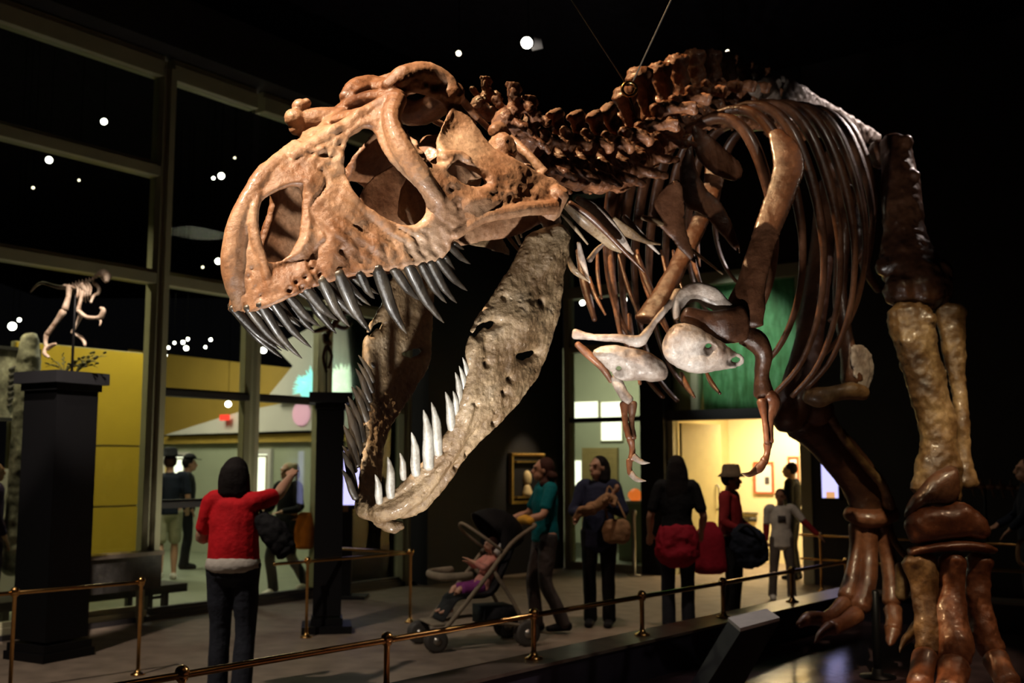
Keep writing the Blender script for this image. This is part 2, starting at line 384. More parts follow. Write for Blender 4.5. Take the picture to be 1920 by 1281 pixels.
M['gold'] = plain('gold_frame', (0.6, 0.42, 0.14), 0.35, 0.9, var=0.2, scale=30)
M['paper'] = plain('pale_paper', (0.75, 0.7, 0.66), 0.7, var=0.08, scale=12)
M['print'] = plain('dark_print', (0.06, 0.05, 0.05), 0.6)
M['darkwood'] = plain('dark_bench', (0.03, 0.026, 0.02), 0.32, var=0.3)
M['rock'] = bone('dark_stone', [(0.012, 0.012, 0.012), (0.04, 0.038, 0.036), (0.08, 0.075, 0.07)], 0.4, 6, 0.5, 20)
M['browndoor'] = plain('brown_door', (0.26, 0.19, 0.07), 0.5, var=0.08)
M['raptor'] = bone('small_skeleton_bone', [(0.32, 0.2, 0.13), (0.55, 0.42, 0.32), (0.7, 0.58, 0.47)], 0.5, 18, 0.3, 60)
M['fossil'] = bone('fossil_slab', [(0.05, 0.045, 0.04), (0.3, 0.28, 0.24), (0.7, 0.66, 0.55)], 0.6, 5, 0.3, 22)
M['plant'] = plain('olive_stem', (0.1, 0.1, 0.03), 0.6, var=0.3)
def cloth(name, col, rough=0.8, var=0.18): M[name] = plain(name, col, rough, var=var, scale=9, bump=0.35, bscale=26, spec=0.2)
for n_, c_ in dict(skin=(0.5, 0.27, 0.18), skin_tan=(0.38, 0.19, 0.11), red_shirt=(0.62, 0.012, 0.02), denim=(0.022, 0.025, 0.036), white_cloth=(0.6, 0.55, 0.5),
                   hair_black=(0.012, 0.009, 0.009), hair_brown=(0.05, 0.02, 0.015), teal=(0.0, 0.13, 0.16), grey_denim=(0.07, 0.06, 0.06), navy=(0.022, 0.026, 0.06),
                   black_cloth=(0.01, 0.01, 0.012), crimson=(0.33, 0.012, 0.03), maroon=(0.25, 0.018, 0.022), khaki=(0.42, 0.4, 0.28), white_shoe=(0.72, 0.68, 0.62),
                   tee=(0.62, 0.58, 0.54), taupe=(0.12, 0.1, 0.09), tan_bag=(0.3, 0.17, 0.09), orange=(0.75, 0.2, 0.02), hat_felt=(0.17, 0.12, 0.08),
                   pink_cloth=(0.55, 0.24, 0.2), purple=(0.17, 0.03, 0.16), grey_frame=(0.22, 0.18, 0.13), yellow_toy=(0.75, 0.4, 0.05), hair_pale=(0.5, 0.42, 0.28), darkblue=(0.012, 0.016, 0.03), violet=(0.03, 0.015, 0.05)).items(): cloth(n_, c_)
M['skin'] = plain('skin', (0.5, 0.27, 0.18), 0.5, var=0.05); M['skin_tan'] = plain('skin_tan', (0.36, 0.18, 0.11), 0.5, var=0.05)
M['tyre'] = plain('tyre', (0.05, 0.045, 0.04), 0.6); M['eye'] = plain('eye', (0.02, 0.015, 0.012), 0.2); M['lip'] = plain('lip', (0.3, 0.08, 0.07), 0.4)

# ================================================================== the hall
def sL(px): return (hit(px, 868, WA, N1) - WA).dot(D1)
def zL(px, py): return hit(px, py, WA, N1).z
def boxL(bm, s0, s1, z0, z1, n0, n1):   # along the left glass wall; n towards the gallery behind
    return frame_box(bm, WA + D1 * s0 + N1 * n0 + ZZ_ * z0, D1 * (s1 - s0), N1 * (n1 - n0), ZZ_ * (z1 - z0))
def boxR(bm, s0, s1, z0, z1, n0, n1):
    return frame_box(bm, WBp + D2 * s0 + D1 * n0 + ZZ_ * z0, D2 * (s1 - s0), D1 * (n1 - n0), ZZ_ * (z1 - z0))
CZ = 7.2
b = new(); frame_box(b, (-16, -4, -.2), (34, 0, 0), (0, 40, 0), (0, 0, .2)); struct('floor', b, M['floor'])
b = new(); frame_box(b, (-16, -4, CZ), (34, 0, 0), (0, 40, 0), (0, 0, .2)); struct('ceiling', b, M['ceiling'])
# ---- left glass wall
TOPZ = zL(290, 128); Z2 = zL(275, 318); Z3 = zL(270, 520); Z4 = zL(370, 740); Z5 = zL(350, 945)
SM = [-6.2, sL(283), sL(463), sL(600), sL(752)]; SEND = sL(766)
wl = bpy.data.objects.new('window_1', None); COL.objects.link(wl); wl['kind'] = 'structure'; wl['_w'] = [0, 0, 0]
wl['label'] = 'tall glazed wall of olive grey frames on the left'
mw = .13
ZC0, ZC1 = zL(272, 1098), zL(272, 1030)
for i, s in enumerate(SM):
    b = new(); big = i == 1; w_ = .075 if big else .06
    zt_ = TOPZ if i < 2 else Z3
    boxL(b, s - w_, s + w_, ZC0 if big else 0.0, zt_, -.1, .1); boxL(b, s - w_ * .45, s + w_ * .45, ZC0 if big else 0.0, zt_, -.16, -.1)
    obj('mullion', b, M['mullion'], wl, False)
spans = list(zip(SM[:-1], SM[1:]))
for i, (s0, s1) in enumerate(spans):
    zs = [.06, Z4, Z3, Z2, TOPZ] if i != 0 else [.06, Z3, Z2, TOPZ]
    if i == 1: zs = [.06, Z5, Z4, Z3, TOPZ]
    if i >= 2: zs = [.06, Z4, Z3, TOPZ]
    for k, z in enumerate(zs):
        hgt = .16 if k == len(zs) - 1 else (.1 if z > Z4 + .1 or i == 0 else .055)
        b = new(); boxL(b, s0 + .05, s1 - .05, z - hgt / 2 - .01, z + hgt / 2, -.09, .09)
        boxL(b, s0 + .05, s1 - .05, z + hgt * .5, z + hgt * .95, -.05, .05)
        obj('transom', b, M['mullion' if hgt > .06 else 'charcoal'], wl, False)
        if k:
            b = new(); boxL(b, s0 + .055, s1 - .055, zs[k - 1] + .04, z - .04, -.006, .006); obj('pane', b, M['glass'], wl, False)
b = new(); boxL(b, -7, SEND, TOPZ + .16, TOPZ + .75, -.35, .35); struct('trim_1', b, M['charcoal'])
b = new(); boxL(b, -7, SEND, TOPZ + .75, CZ, -.1, .4); struct('wall_left_upper', b, M['black'])
b = new(); boxL(b, -7, SEND, 0, .05, -.12, .12); struct('baseboard_left', b, M['charcoal'])
# ---- dark corner pier
KS = SEND; corner_s = (WBp - WA).dot(D1)
b = new(); q0 = WA + D1 * SEND - N1 * .35; rr = WBp + D2 * tR(1063) - D1 * .0
pier = [q0, q0 + N1 * 1.2, WBp + D2 * tR(1063) + D1 * 1.6 + N1 * .4, WBp + D2 * tR(1063) + D1 * .3, WBp + D2 * tR(1063) - D1 * .05]
pf = WBp + D2 * tR(1063) - D1 * .1
prism(b, [q0, q0 + N1 * 1.0, pf + N1 * 1.2 + D1 * .3, pf], (0, 0, CZ)); struct('wall_corner', b, M['black'])
PIER_A, PIER_B = q0, pf
# ---- right glass wall, column, doorway
wr = bpy.data.objects.new('window_2', None); COL.objects.link(wr); wr['kind'] = 'structure'; wr['_w'] = [0, 0, 0]; wr['label'] = 'glazed wall of olive frames beside the lit doorway'
def barR(name, a, c, z0, z1, m, n0=-.08, n1=.08, par=None):
    b = new(); boxR(b, a, c, z0, z1, n0, n1); return obj(name, b, m, par or wr, False)
barR('mullion', T[1063], T[1063] + .1, 0, ZB + 1.6, M['mullion'])
barR('transom', T[1063], T[1508] + .15, ZB - .09, ZB + .09, M['mullion'], -.1, .1)
barR('transom', T[1063] + .1, T[1213], ZM - .05, ZM + .05, M['mullion'])
barR('transom', T[1063] + .1, T[1213], ZT - .035, ZT + .035, M['charcoal'])
barR('sill', T[1063] + .1, T[1213], 0, .1, M['mullion'])
barR('transom', T[1257], T[1508] + .15, ZDOOR - .02, ZDOOR + .13, M['charcoal'], -.1, .1)
barR('mullion', T[1308] - .05, T[1308] + .05, ZDOOR + .13, ZB - .09, M['mullion'])
barR('door_jamb', T[1257], T[1257] + .09, 0, ZDOOR, M['mullion']); barR('door_jamb', T[1508] - .03, T[1508] + .12, 0, ZB, M['mullion'])
for a, c, z0, z1 in ((T[1063] + .1, T[1213], .1, ZT - .035), (T[1063] + .1, T[1213], ZT + .035, ZM - .05), (T[1063] + .1, T[1213], ZM + .05, ZB - .09), (T[1063] + .1, T[1213], ZB + .09, ZB + 1.6), (T[1257], T[1308] - .05, ZDOOR + .13, ZB - .09), (T[1308] + .05, T[1508], ZDOOR + .13, ZB - .09)):
    barR('pane', a, c, z0, z1, M['glass'], -.005, .005)
b = new(); boxR(b, T[1213], T[1257], 0, CZ, -.2, .2); struct('wall_column', b, M['black'])
b = new(); boxR(b, T[1063], T[1508] + .15, ZB + 1.6, CZ, -.1, .3); struct('wall_right_upper', b, M['black'])
b = new(); boxR(b, T[1257], T[1508] + .15, ZB + .09, ZB + 1.6, .0, .2); struct('wall_right_bulkhead', b, M['charcoal'])
b = new(); boxR(b, T[1508] + .12, T[1508] + 14, 0, CZ, -.05, .3); struct('wall_right', b, M['charcoal'])
b = new(); frame_box(b, (-16, -4, 0), (34, 0, 0), (0, .2, 0), (0, 0, CZ)); struct('wall_behind', b, M['black'])
# green mural above the door
b = new(); boxR(b, T[1308] + .05, T[1508] + .1, ZDOOR + .12, ZB, .13, .22); o = obj('mural_panel', b, M['greenmural'], None, False); tag(o, 'green painted panel behind the glass above the lit doorway', 'panel')
b = new(); boxR(b, T[1257] - .1, T[1308] + .02, ZDOOR + .12, ZB, .13, .22); struct('wall_over_door', b, M['creamdoor'])
# vestibule behind the doorway
b = new(); boxR(b, T[1257] - .25, T[1508] + 1.9, 0, ZDOOR + .3, 2.6, 2.75); struct('wall_vestibule', b, M['cream'])
b = new(); boxR(b, T[1508] + .55, T[1508] + .7, 0, ZDOOR + .3, .3, 2.6); struct('wall_vestibule_side', b, M['cream'])
b = new(); boxR(b, T[1257] - .25, T[1508] + .7, ZDOOR + .3, ZDOOR + .4, .3, 2.75); struct('ceiling_vestibule', b, M['cream'])
b = new(); boxR(b, T[1257] - .4, T[1257] - .25, 0, ZDOOR + .4, .3, 2.75); struct('wall_vestibule_left', b, M['creamdoor'])
dv = WBp + D2 * (T[1257] + .1); dq = hit(1338, 868, dv, (dv - Vector((0, 0, 0))).normalized())
do = bpy.data.objects.new('door_1', None); COL.objects.link(do); do['kind'] = 'structure'; do['_w'] = [0, 0, 0]
b = new(); hinge = WBp + D2 * (T[1257] + .1) + D1 * .1; dd = (D2 * .2 + D1 * .95).normalized(); frame_box(b, hinge, dd * .95, dd.cross(ZZ_) * .05, ZZ_ * (ZDOOR - .05)); obj('door_leaf', b, M['creamdoor'], do, False)
b = new(); hp = hinge + dd * .86 + D2 * .08 - D1 * .06; tube(b, [hp + ZZ_ * .92 - D2 * .05, hp + ZZ_ * .95, hp + ZZ_ * 1.25, hp + ZZ_ * 1.28 - D2 * .05], [.014] * 4, sub=2); obj('door_handle', b, M['wire'], do)
# framed panels of the vestibule
def wall_panel(name, label, cat, x0, y0, x1, y1, plane, n, frame, face, fw=.03, dep=.05):
    """flat framed picture on the plane; corners seen at (x0, y0) and (x1, y1)"""
    n = Vector(n).normalized(); q = hit(x0, (y0 + y1) / 2, plane, n); w = hit(x1, (y0 + y1) / 2, plane, n); u = (w - q); u.z = 0; wd = u.length; u.normalize()
    zt, zb = hit((x0 + x1) / 2, y0, plane, n).z, hit((x0 + x1) / 2, y1, plane, n).z; toward = -n if n.dot(Vector(plane)) > 0 else n
    base = Vector((q.x, q.y, zb)); t = thing(name, label, cat, base)
    b = new()
    for o_, a_, h_ in ((base, wd, fw), (base + ZZ_ * (zt - zb - fw), wd, fw)): frame_box(b, o_, u * a_, toward * dep, ZZ_ * h_)
    for o_ in (base + ZZ_ * fw, base + u * (wd - fw) + ZZ_ * fw): frame_box(b, o_, u * fw, toward * dep, ZZ_ * (zt - zb - 2 * fw))
    obj('frame', b, frame, t, False)
    b = new(); frame_box(b, base + u * fw + ZZ_ * fw, u * (wd - 2 * fw), toward * dep * .5, ZZ_ * (zt - zb - 2 * fw)); obj('picture', b, face, t, False)
    return t, base, u, toward, wd, zt - zb
vp = WBp + D1 * 2.6
t, bs, u, tw, wd, ht = wall_panel('framed_poster', 'red framed white poster on the cream wall behind the hat wearer', 'poster', 1415, 866, 1452, 926, vp, D1, M['redframe'], M['paper'])
b = new(); frame_box(b, bs + u * wd * .55 + ZZ_ * ht * .3 + tw * .026, u * wd * .22, tw * .004, ZZ_ * ht * .22); obj('print_block', b, M['print'], t, False)
t, bs, u, tw, wd, ht = wall_panel('framed_poster', 'narrow red framed poster at the right end of the lit doorway', 'poster', 1479, 856, 1499, 906, vp, D1, M['redframe'], M['paper'])
b = new(); frame_box(b, bs + u * wd * .3 + ZZ_ * ht * .12 + tw * .026, u * wd * .4, tw * .004, ZZ_ * ht * .4); obj('print_block', b, M['print'], t, False)
b = new(); c = hit(1362, 905, vp, D1) - D1 * .03; rr_ = .2
tube(b, [c + D2 * rr_ * math.cos(a) + ZZ_ * rr_ * math.sin(a) for a in [math.pi * i / 10 for i in range(11)]], [.022] * 11, seg=6, sub=1); tag(obj('wall_lettering', b, plain('pale_red_print', (.75, .4, .25), .6)), 'pale red arched lettering band on the cream doorway wall', 'lettering')
b = new(); frame_box(b, hit(1390, 977, vp, D1) - D1 * .06, D2 * .28, D1 * .06, ZZ_ * .07); frame_box(b, hit(1388, 962, vp, D1) - D1 * .1, D2 * .32, D1 * .1, ZZ_ * .015); tag(obj('wall_shelf', b, M['darkwood']), 'small dark shelf on the cream wall inside the doorway', 'shelf')

# ---- left gallery behind the glass
gf = M['gfloor']
b = new(); boxL(b, -9, corner_s + 8, -.02, .012, .13, 16); struct('floor_gallery', b, gf)
def gplane(px, py): return hit(px, py, GW, D1)
g0, g1 = gplane(235, 868), gplane(760, 868)
ug = (g1 - g0); ug.z = 0; ul = ug.length; ug.normalize(); z_gw = gplane(450, 818).z
b = new(); frame_box(b, Vector((g0.x, g0.y, 0)), ug * ul, D1 * .15, ZZ_ * z_gw); struct('wall_gallery', b, M['greygreen'])
b = new(); frame_box(b, Vector((g0.x, g0.y, z_gw - .12)), ug * ul, -D1 * .12, ZZ_ * .14); struct('trim_2', b, M['ochre'])
def slab(name, pxs, plane, n, depth, m, kind='structure'):
    b = new(); pts = [hit(x, y, plane, n) for x, y in pxs]; prism(b, pts, Vector(n).normalized() * depth); o = obj(name, b, m, None, False); o['kind'] = kind; return o
slab('bulkhead_white', [(308, 816), (450, 772), (604, 742), (760, 720), (760, 800), (604, 806)], GW - D1 * .25, D1, .12, M['offwhite'])
slab('bulkhead_slope', [(500, 746), (549, 686), (514, 650), (590, 610), (760, 560), (760, 745)], GW - D1 * .5, D1, .1, M['offwhite'])
slab('bulkhead_ochre', [(240, 655), (300, 663), (560, 692), (560, 800), (240, 820)], GW + D1 * .3, D1, .12, M['ochre'])
def yplane(px, py): return hit(px, py, YP, N1)
yw = bpy.data.objects.new('wall_yellow', None); COL.objects.link(yw); yw['kind'] = 'structure'; yw['_w'] = [0, 0, 0]; yw['label'] = 'mustard yellow panelled wall behind the glass'
y0, y1 = yplane(20, 868), yplane(262, 868); zz = [0, yplane(200, 950).z, yplane(200, 836).z, yplane(200, 655).z]
for k in range(3):
    b = new(); a = Vector((y0.x, y0.y, zz[k] + .012)); u = Vector((y1.x - y0.x, y1.y - y0.y, 0)); frame_box(b, a, u, N1 * .08, ZZ_ * (zz[k + 1] - zz[k] - .024)); obj('panel', b, M['yellow'], yw, False)
b = new(); frame_box(b, Vector((y0.x, y0.y, 0)) + N1 * .03, u, N1 * .1, ZZ_ * zz[3]); obj('backing', b, M['mullion'], yw, False)
# ---- right gallery behind the glass
b = new(); prism(b, [WBp + D2 * T[1063] + D1 * .1, WBp + D2 * (T[1257] - .42) + D1 * .1, WBp + D2 * (T[1257] - .42) + D1 * 4.4, WBp + D2 * tRn(1000, 4.4) + D1 * 4.4], (0, 0, .012)); struct('floor_gallery_right', b, gf)
b = new(); boxR(b, tRn(1000, 4.4), tRn(1330, 4.4), 0, ZM + .6, 4.4, 4.5); struct('wall_gallery_right', b, M['greygreen'])
rp = WBp + D1 * 4.4
slab('door_2', [(1094, 840), (1160, 840), (1160, 1010), (1094, 1010)], rp - D1 * .02, D1, -.06, M['browndoor'])
for x0, y0_, x1, y1_, lb in ((1064, 752, 1125, 788, 'wide glowing white ceiling panel beside the dark corner pier'), (1127, 752, 1169, 828, 'tall glowing white wall panel behind the hanging right claw'), (1074, 862, 1094, 912, 'small bright window panel left of the brown gallery door')):
    wall_panel('glow_panel', lb, 'window', x0, y0_, x1, y1_, rp, D1, M['mullion'], M['picture'], .02, .05)  # lit gallery ceiling, wall and window drawn as glowing panels

# ================================================================== the mounted skeleton
PLZ = 0.18
REX = thing('dinosaur_skeleton', 'huge brown mounted dinosaur skeleton with gaping jaws, standing inside the brass railing', 'skeleton', (2.3, 6.9, PLZ))
# skull axes: forward, animal's left, up (snout towards the lower left and the viewer)
TH, PH, RO = R(45), R(16), R(-5)
SO = P(456, 575, 3.5)
SF = Vector((-math.cos(TH) * math.cos(PH), -math.sin(TH) * math.cos(PH), -math.sin(PH)))
SL = Vector((math.sin(TH), -math.cos(TH), 0)); SU = SF.cross(SL)
SL, SU = SL * math.cos(RO) + SU * math.sin(RO), SU * math.cos(RO) - SL * math.sin(RO)
def on_side(x, y, w):
    """point of the head at lateral distance w from its mid-plane, seen at x, y"""
    r = Vector(ray(x, y)); t = ((SO - Vector(C0)).dot(SL) + w) / r.dot(SL); return Vector(C0) + r * t
def flip(p): return p - SL * (2 * (p - SO).dot(SL))

W_SK = rbf([(436, 480, .0), (447, 420, .005), (455, 583, .03), (480, 583, .09), (510, 577, .13), (470, 365, .012), (487, 425, .06), (500, 480, .1), (505, 325, .03), (535, 300, .04), (562, 284, .045),
            (600, 262, .06), (640, 238, .08), (690, 206, .1), (745, 178, .15), (540, 540, .16), (560, 500, .15), (570, 400, .13), (580, 340, .12), (605, 330, .115), (640, 330, .13), (620, 400, .155), (620, 470, .19), (627, 526, .2),
            (690, 420, .2), (684, 512, .235), (745, 505, .265), (830, 488, .3), (780, 450, .285), (740, 400, .25), (800, 415, .305), (852, 440, .335), (900, 405, .385), (970, 394, .415), (1066, 368, .43), (1020, 335, .385), (975, 300, .36),
            (930, 268, .3), (885, 212, .235), (864, 182, .19), (800, 135, .14), (750, 142, .13), (725, 160, .12), (790, 340, .3), (760, 290, .27), (735, 240, .2), (820, 370, .33), (850, 215, .24), (850, 265, .28), (880, 300, .32), (930, 330, .37), (900, 360, .37)])
SK_OUT = [(452, 586), (438, 545), (432, 505), (434, 465), (444, 425), (460, 390), (475, 356), (503, 320), (535, 295), (562, 281), (592, 262), (640, 234), (690, 203), (722, 185), (716, 160), (748, 138), (790, 130), (822, 140), (850, 160), (868, 186), (888, 212),
          (922, 262), (938, 280), (980, 298), (1028, 328), (1046, 330), (1071, 358), (1069, 381), (1030, 399), (975, 396), (932, 404), (912, 415), (876, 432), (856, 447), (852, 468), (832, 492), (775, 502), (745, 508), (685, 514), (627, 529), (556, 556), (514, 577), (480, 588)]
NARIS = [(566, 344), (520, 360), (492, 380), (481, 408), (481, 443), (492, 470), (512, 490), (534, 490), (552, 478), (568, 450), (576, 400), (578, 364)]
ANTORB = [(652, 274), (652, 311), (662, 346), (680, 373), (706, 393), (737, 411), (765, 421), (792, 419), (808, 400), (810, 380), (797, 358), (770, 332), (743, 304), (722, 272), (714, 246), (690, 237), (664, 252)]
ORBIT = [(756, 180), (788, 171), (828, 183), (850, 204), (842, 230), (832, 250), (826, 272), (836, 300), (822, 309), (800, 293), (772, 250), (756, 216)]
LATTEMP = [(838, 313), (862, 306), (895, 318), (924, 338), (910, 350), (884, 346), (857, 330)]
SUPRA = [(862, 200), (880, 212), (905, 248), (898, 256), (874, 236)]
def relief(x, y):
    """raised and hollowed areas of the cheek, lateral metres"""
    h = 0.0
    def blob(cx, cy, rx, ry, a, rot=0.0):
        c, s = math.cos(rot), math.sin(rot); dx, dy = x - cx, y - cy
        return a * math.exp(-(((dx * c + dy * s) / rx) ** 2 + ((-dx * s + dy * c) / ry) ** 2))
    h += blob(545, 495, 45, 16, -.03, -0.35) + blob(598, 470, 10, 60, -.018, -0.1)      # fossa under the nostril, groove of the lip joint
    h += blob(645, 400, 30, 70, .014, 0.3) + blob(690, 455, 60, 22, .014, 0.3)
    h += blob(846, 235, 26, 30, -.02) + blob(862, 250, 34, 34, -.034) + blob(880, 375, 50, 14, .012, -0.1)
    h += blob(765, 300, 18, 70, .03, 0.62) + blob(720, 205, 60, 14, .02, -0.5) + blob(600, 272, 45, 12, .012, -0.5)
    h += blob(760, 150, 40, 15, .03) + blob(835, 300, 14, 16, .025) + blob(815, 385, 20, 14, .015) + blob(860, 378, 10, 8, -.015)
    for i in range(9):   # furrows above the tooth row
        cx = 650 + i * 23; h += blob(cx, 478 - i * 3, 4.5, 26, -.008, -0.45)
    for i in range(14): h += blob(522 + i * 23.5, 549 - i * 4.3 - (i > 6) * 2, 4, 4.5, -.028)
    for px_, py_ in ((470, 520), (482, 540), (462, 548), (475, 505), (492, 556), (590, 505), (575, 520), (560, 530), (605, 515), (548, 545), (640, 470), (863, 390), (845, 352)): h += blob(px_, py_, 4, 4.5, -.022)
    # fibrous grain of the cheek, crusty brow and bar
    al, ac = x * .8 + y * .6, -x * .6 + y * .8
    g = math.exp(-(((x - 730) / 130) ** 2 + ((y - 430) / 70) ** 2))
    h += .014 * g * noise.fractal(Vector((al * .014, ac * .11, 1.7)), 1.0, 2.0, 3)
    g = math.exp(-(((x - 800) / 75) ** 2 + ((y - 155) / 34) ** 2)) + math.exp(-(((x - 768) / 34) ** 2 + ((y - 285) / 62) ** 2)) + .7 * math.exp(-(((x - 590) / 70) ** 2 + ((y - 285) / 30) ** 2)) + .6 * math.exp(-(((x - 980) / 80) ** 2 + ((y - 370) / 26) ** 2))
    h += .022 * g * noise.fractal(Vector((x * .07, y * .07, 5.1)), 1.0, 2.0, 4)
    h += .008 * noise.fractal(Vector((x * .012, y * .012, 8.3)), 1.0, 2.0, 3)
    # crack between the bones of the snout
    h -= .012 * math.exp(-((x - (600 + 14 * math.sin(y * .06) + (y - 340) * -.02)) / 3.5) ** 2) * (1 if 320 < y < 540 else 0)
    return h
def sk_place(side_sign):
    def f(x, y, s, k):
        w = W_SK(x, y); h = relief(x, y)
        n3 = noise.fractal(Vector((x * 0.02, y * 0.02, 3)), 1.0, 2.0, 4) * 0.006
        t = 0.027
        ww = max(0.0, w + (h + n3) * k - t * (1 - k)) if s > 0 else max(-0.004, w - t - 0.022 * k)
        p = on_side(x, y, w); p = p + SL * (ww - w)
        return p if side_sign > 0 else flip(p)
    return f
bm = new(); Vt, Ft = thick_sheet(SK_OUT, sk_place(1), [NARIS, ANTORB, ORBIT, LATTEMP], 4.6, 11)
add_pyd(bm, Vt, Ft); add_pyd(bm, [flip(v) for v in Vt], [f[::-1] for f in Ft])
def both(pts, rads, **kw):
    q = [on_side(*p) for p in pts]; tube(bm, q, rads, **kw); tube(bm, [flip(p) for p in q], rads, **kw)
both([(455, 572, .0), (436, 500, .0), (446, 420, .0), (474, 362, .0), (505, 322, .0), (562, 284, .0)], [.035, .04, .036, .034, .036, .045], seg=12)          # keel of the snout
both([(492, 342, .015), (477, 392, .035), (478, 440, .055), (494, 492, .085), (508, 545, .115)], [.014, .018, .019, .016, .01])                                 # rim of the nostril
both([(545, 300, .02), (600, 268, .04), (650, 240, .07), (700, 208, .1), (745, 184, .14)], [(.03, .04), (.035, .045), .034, .032, .04], seg=12)               # nasal bar
both([(745, 186, .16), (733, 225, .2), (752, 275, .26), (785, 325, .3), (812, 362, .32), (830, 385, .335)], [.036, .034, .038, .04, .03, .018], seg=12)     # bar before the orbit
both([(725, 165, .12), (758, 143, .14), (795, 137, .15), (832, 150, .17), (852, 175, .2)], [.028, .04, .042, .036, .026], seg=12)                             # brow boss
both([(845, 165, .16), (900, 225, .1), (955, 275, .12), (990, 315, .2), (1010, 335, .3)], [.02, .014, .014, .018, .02])                                      # crest of the back
both([(925, 246, .2), (938, 244, .2), (955, 258, .22), (985, 285, .3), (1020, 325, .36)], [.028, .034, .02, .016, .02])                                       # knob behind
both([(830, 300, .29), (858, 292, .3), (880, 300, .33)], [.03, .022, .014])
both([(852, 440, .33), (905, 408, .37), (975, 394, .41), (1040, 388, .42)], [.022, .024, .026, .03])                                                          # cheek bar
both([(1050, 360, .42), (1030, 400, .36), (1035, 420, .33)], [.04, .045, .04])                                                                                # quadrate
for s in (1, -1):                                                                                                                                              # roof, braincase, palate
    pass
def bridge(a, b, rad, **kw): tube(bm, [on_side(*a), on_side(a[0], a[1], 0) * 0 + (on_side(*a) + flip(on_side(*a))) / 2 + SU * b, flip(on_side(*a))], rad, **kw)
bridge((745, 182, .15), .02, [(.05, .03)] * 3, hint=SF); bridge((800, 140, .15), -.02, [(.07, .04)] * 3, hint=SF); bridge((850, 172, .19), -.05, [(.06, .05)] * 3, hint=SF)
bridge((640, 245, .08), .0, [(.06, .03)] * 3, hint=SF); bridge((690, 215, .1), .0, [(.06, .03)] * 3, hint=SF); bridge((580, 285, .05), .0, [(.06, .03)] * 3, hint=SF)
bridge((540, 545, .13), .03, [(.05, .02)] * 3, hint=SF); bridge((950, 275, .3), -.06, [(.05, .06)] * 3, hint=SF)
def mid(p): return p - SL * (p - SO).dot(SL)
bc = mid(on_side(930, 300, .3)); ball(bm, bc, (.13, .13, .14)); tube(bm, [bc, bc - SF * .16 - SU * .06], [.09, .05])
both([(640, 500, .12), (740, 480, .14), (850, 440, .16), (960, 420, .24), (1020, 400, .3)], [(.02, .05), (.02, .06), (.02, .05), (.02, .05), .03], hint=SL)   # palate
both([(770, 420, .12), (790, 370, .12), (840, 330, .12), (880, 300, .12)], [(.014, .07), (.014, .1), (.014, .09), (.014, .05)], hint=SL)
# the weathered lump on the right brow
for c, r in (((552, 222, -.19), .038), ((562, 200, -.19), .03), ((575, 193, -.18), .018), ((556, 240, -.19), .028), ((572, 258, -.17), .024)):
    ball(bm, on_side(*c), r)
tube(bm, [on_side(568, 225, -.18), on_side(600, 226, -.16), on_side(640, 225, -.13), on_side(680, 212, -.1)], [.035, .05, .05, .04], seg=12)
tube(bm, [on_side(650, 205, -.2), on_side(672, 175, -.2), on_side(705, 155, -.19), on_side(735, 150, -.15)], [(.016, .03), (.018, .04), (.018, .04), .03], seg=12)
skull = obj('skull', bm, M['skull'], REX)
fuse(skull, 0.0052, 1, [(0.12, 0.008), (0.03, 0.0035), (.01, .002)])
skull['label'] = 'tan brown skull with open holes for eye and nostril'

# palate blade below the cheek
def px_plate(name, poly, depth, thick, mat, parent, normal=None, holes=(), step=8, edge=10, bulge=0.0, disp=((0.08, 0.008),), voxel=None, rnd=1):
    nv = Vector(normal).normalized() if normal is not None else Vector((0, -1, 0))
    def place(x, y, s, k):
        p = P(x, y, depth(x, y) if callable(depth) else depth); return p + nv * s * (thick * (0.25 + 0.75 * k) + bulge * k)
    V, F = thick_sheet(poly, place, holes, step, edge, rnd); b = add_pyd(new(), V, F); o = obj(name, b, mat, parent)
    return fuse(o, voxel or max(0.006, thick * 0.6), 1, disp)
px_plate('palate_bone', [(857, 438), (880, 432), (926, 418), (945, 450), (963, 482), (935, 474), (905, 464), (872, 457)], lambda x, y: 3.95 + (x - 857) * .002, .008, M['jaw'], REX, SL, voxel=.006)

# ------------------------------------------------------------------ lower jaw
def J3(x, y): return (560 + x / 2.17, 420 + y / 2.17)
JAW_OUT = [J3(*p) for p in [(985, 20), (935, 55), (885, 165), (830, 250), (765, 350), (728, 400), (706, 470), (694, 530), (700, 600), (690, 680), (655, 780), (605, 875), (545, 945), (480, 1010), (430, 1062), (385, 1098), (345, 1118), (318, 1155), (330, 1190), (385, 1206), (450, 1202), (505, 1188),
                            (572, 1128), (640, 1040), (700, 950), (770, 870), (850, 800), (930, 705), (990, 620), (1040, 500), (1072, 390), (1088, 300), (1094, 190), (1117, 110), (1112, 40), (1062, 0)]]
W_JW = rbf([(*J3(330, 1170), .06), (*J3(450, 1150), .125), (*J3(560, 1030), .2), (*J3(520, 1110), .17), (*J3(660, 900), .265), (*J3(700, 700), .315), (*J3(790, 760), .315), (*J3(720, 500), .325), (*J3(850, 600), .345), (*J3(900, 400), .37), (*J3(980, 560), .34), (*J3(800, 330), .33), (*J3(1000, 200), .39), (*J3(1080, 200), .39), (*J3(1050, 40), .4), (*J3(930, 100), .37)])
JHOLE = [J3(*p) for p in [(888, 535), (920, 528), (972, 512), (978, 528), (950, 548), (915, 556)]]
JHOLE2 = [J3(*p) for p in [(722, 455), (748, 405), (812, 392), (818, 405), (790, 432), (775, 418), (758, 432), (735, 462)]]
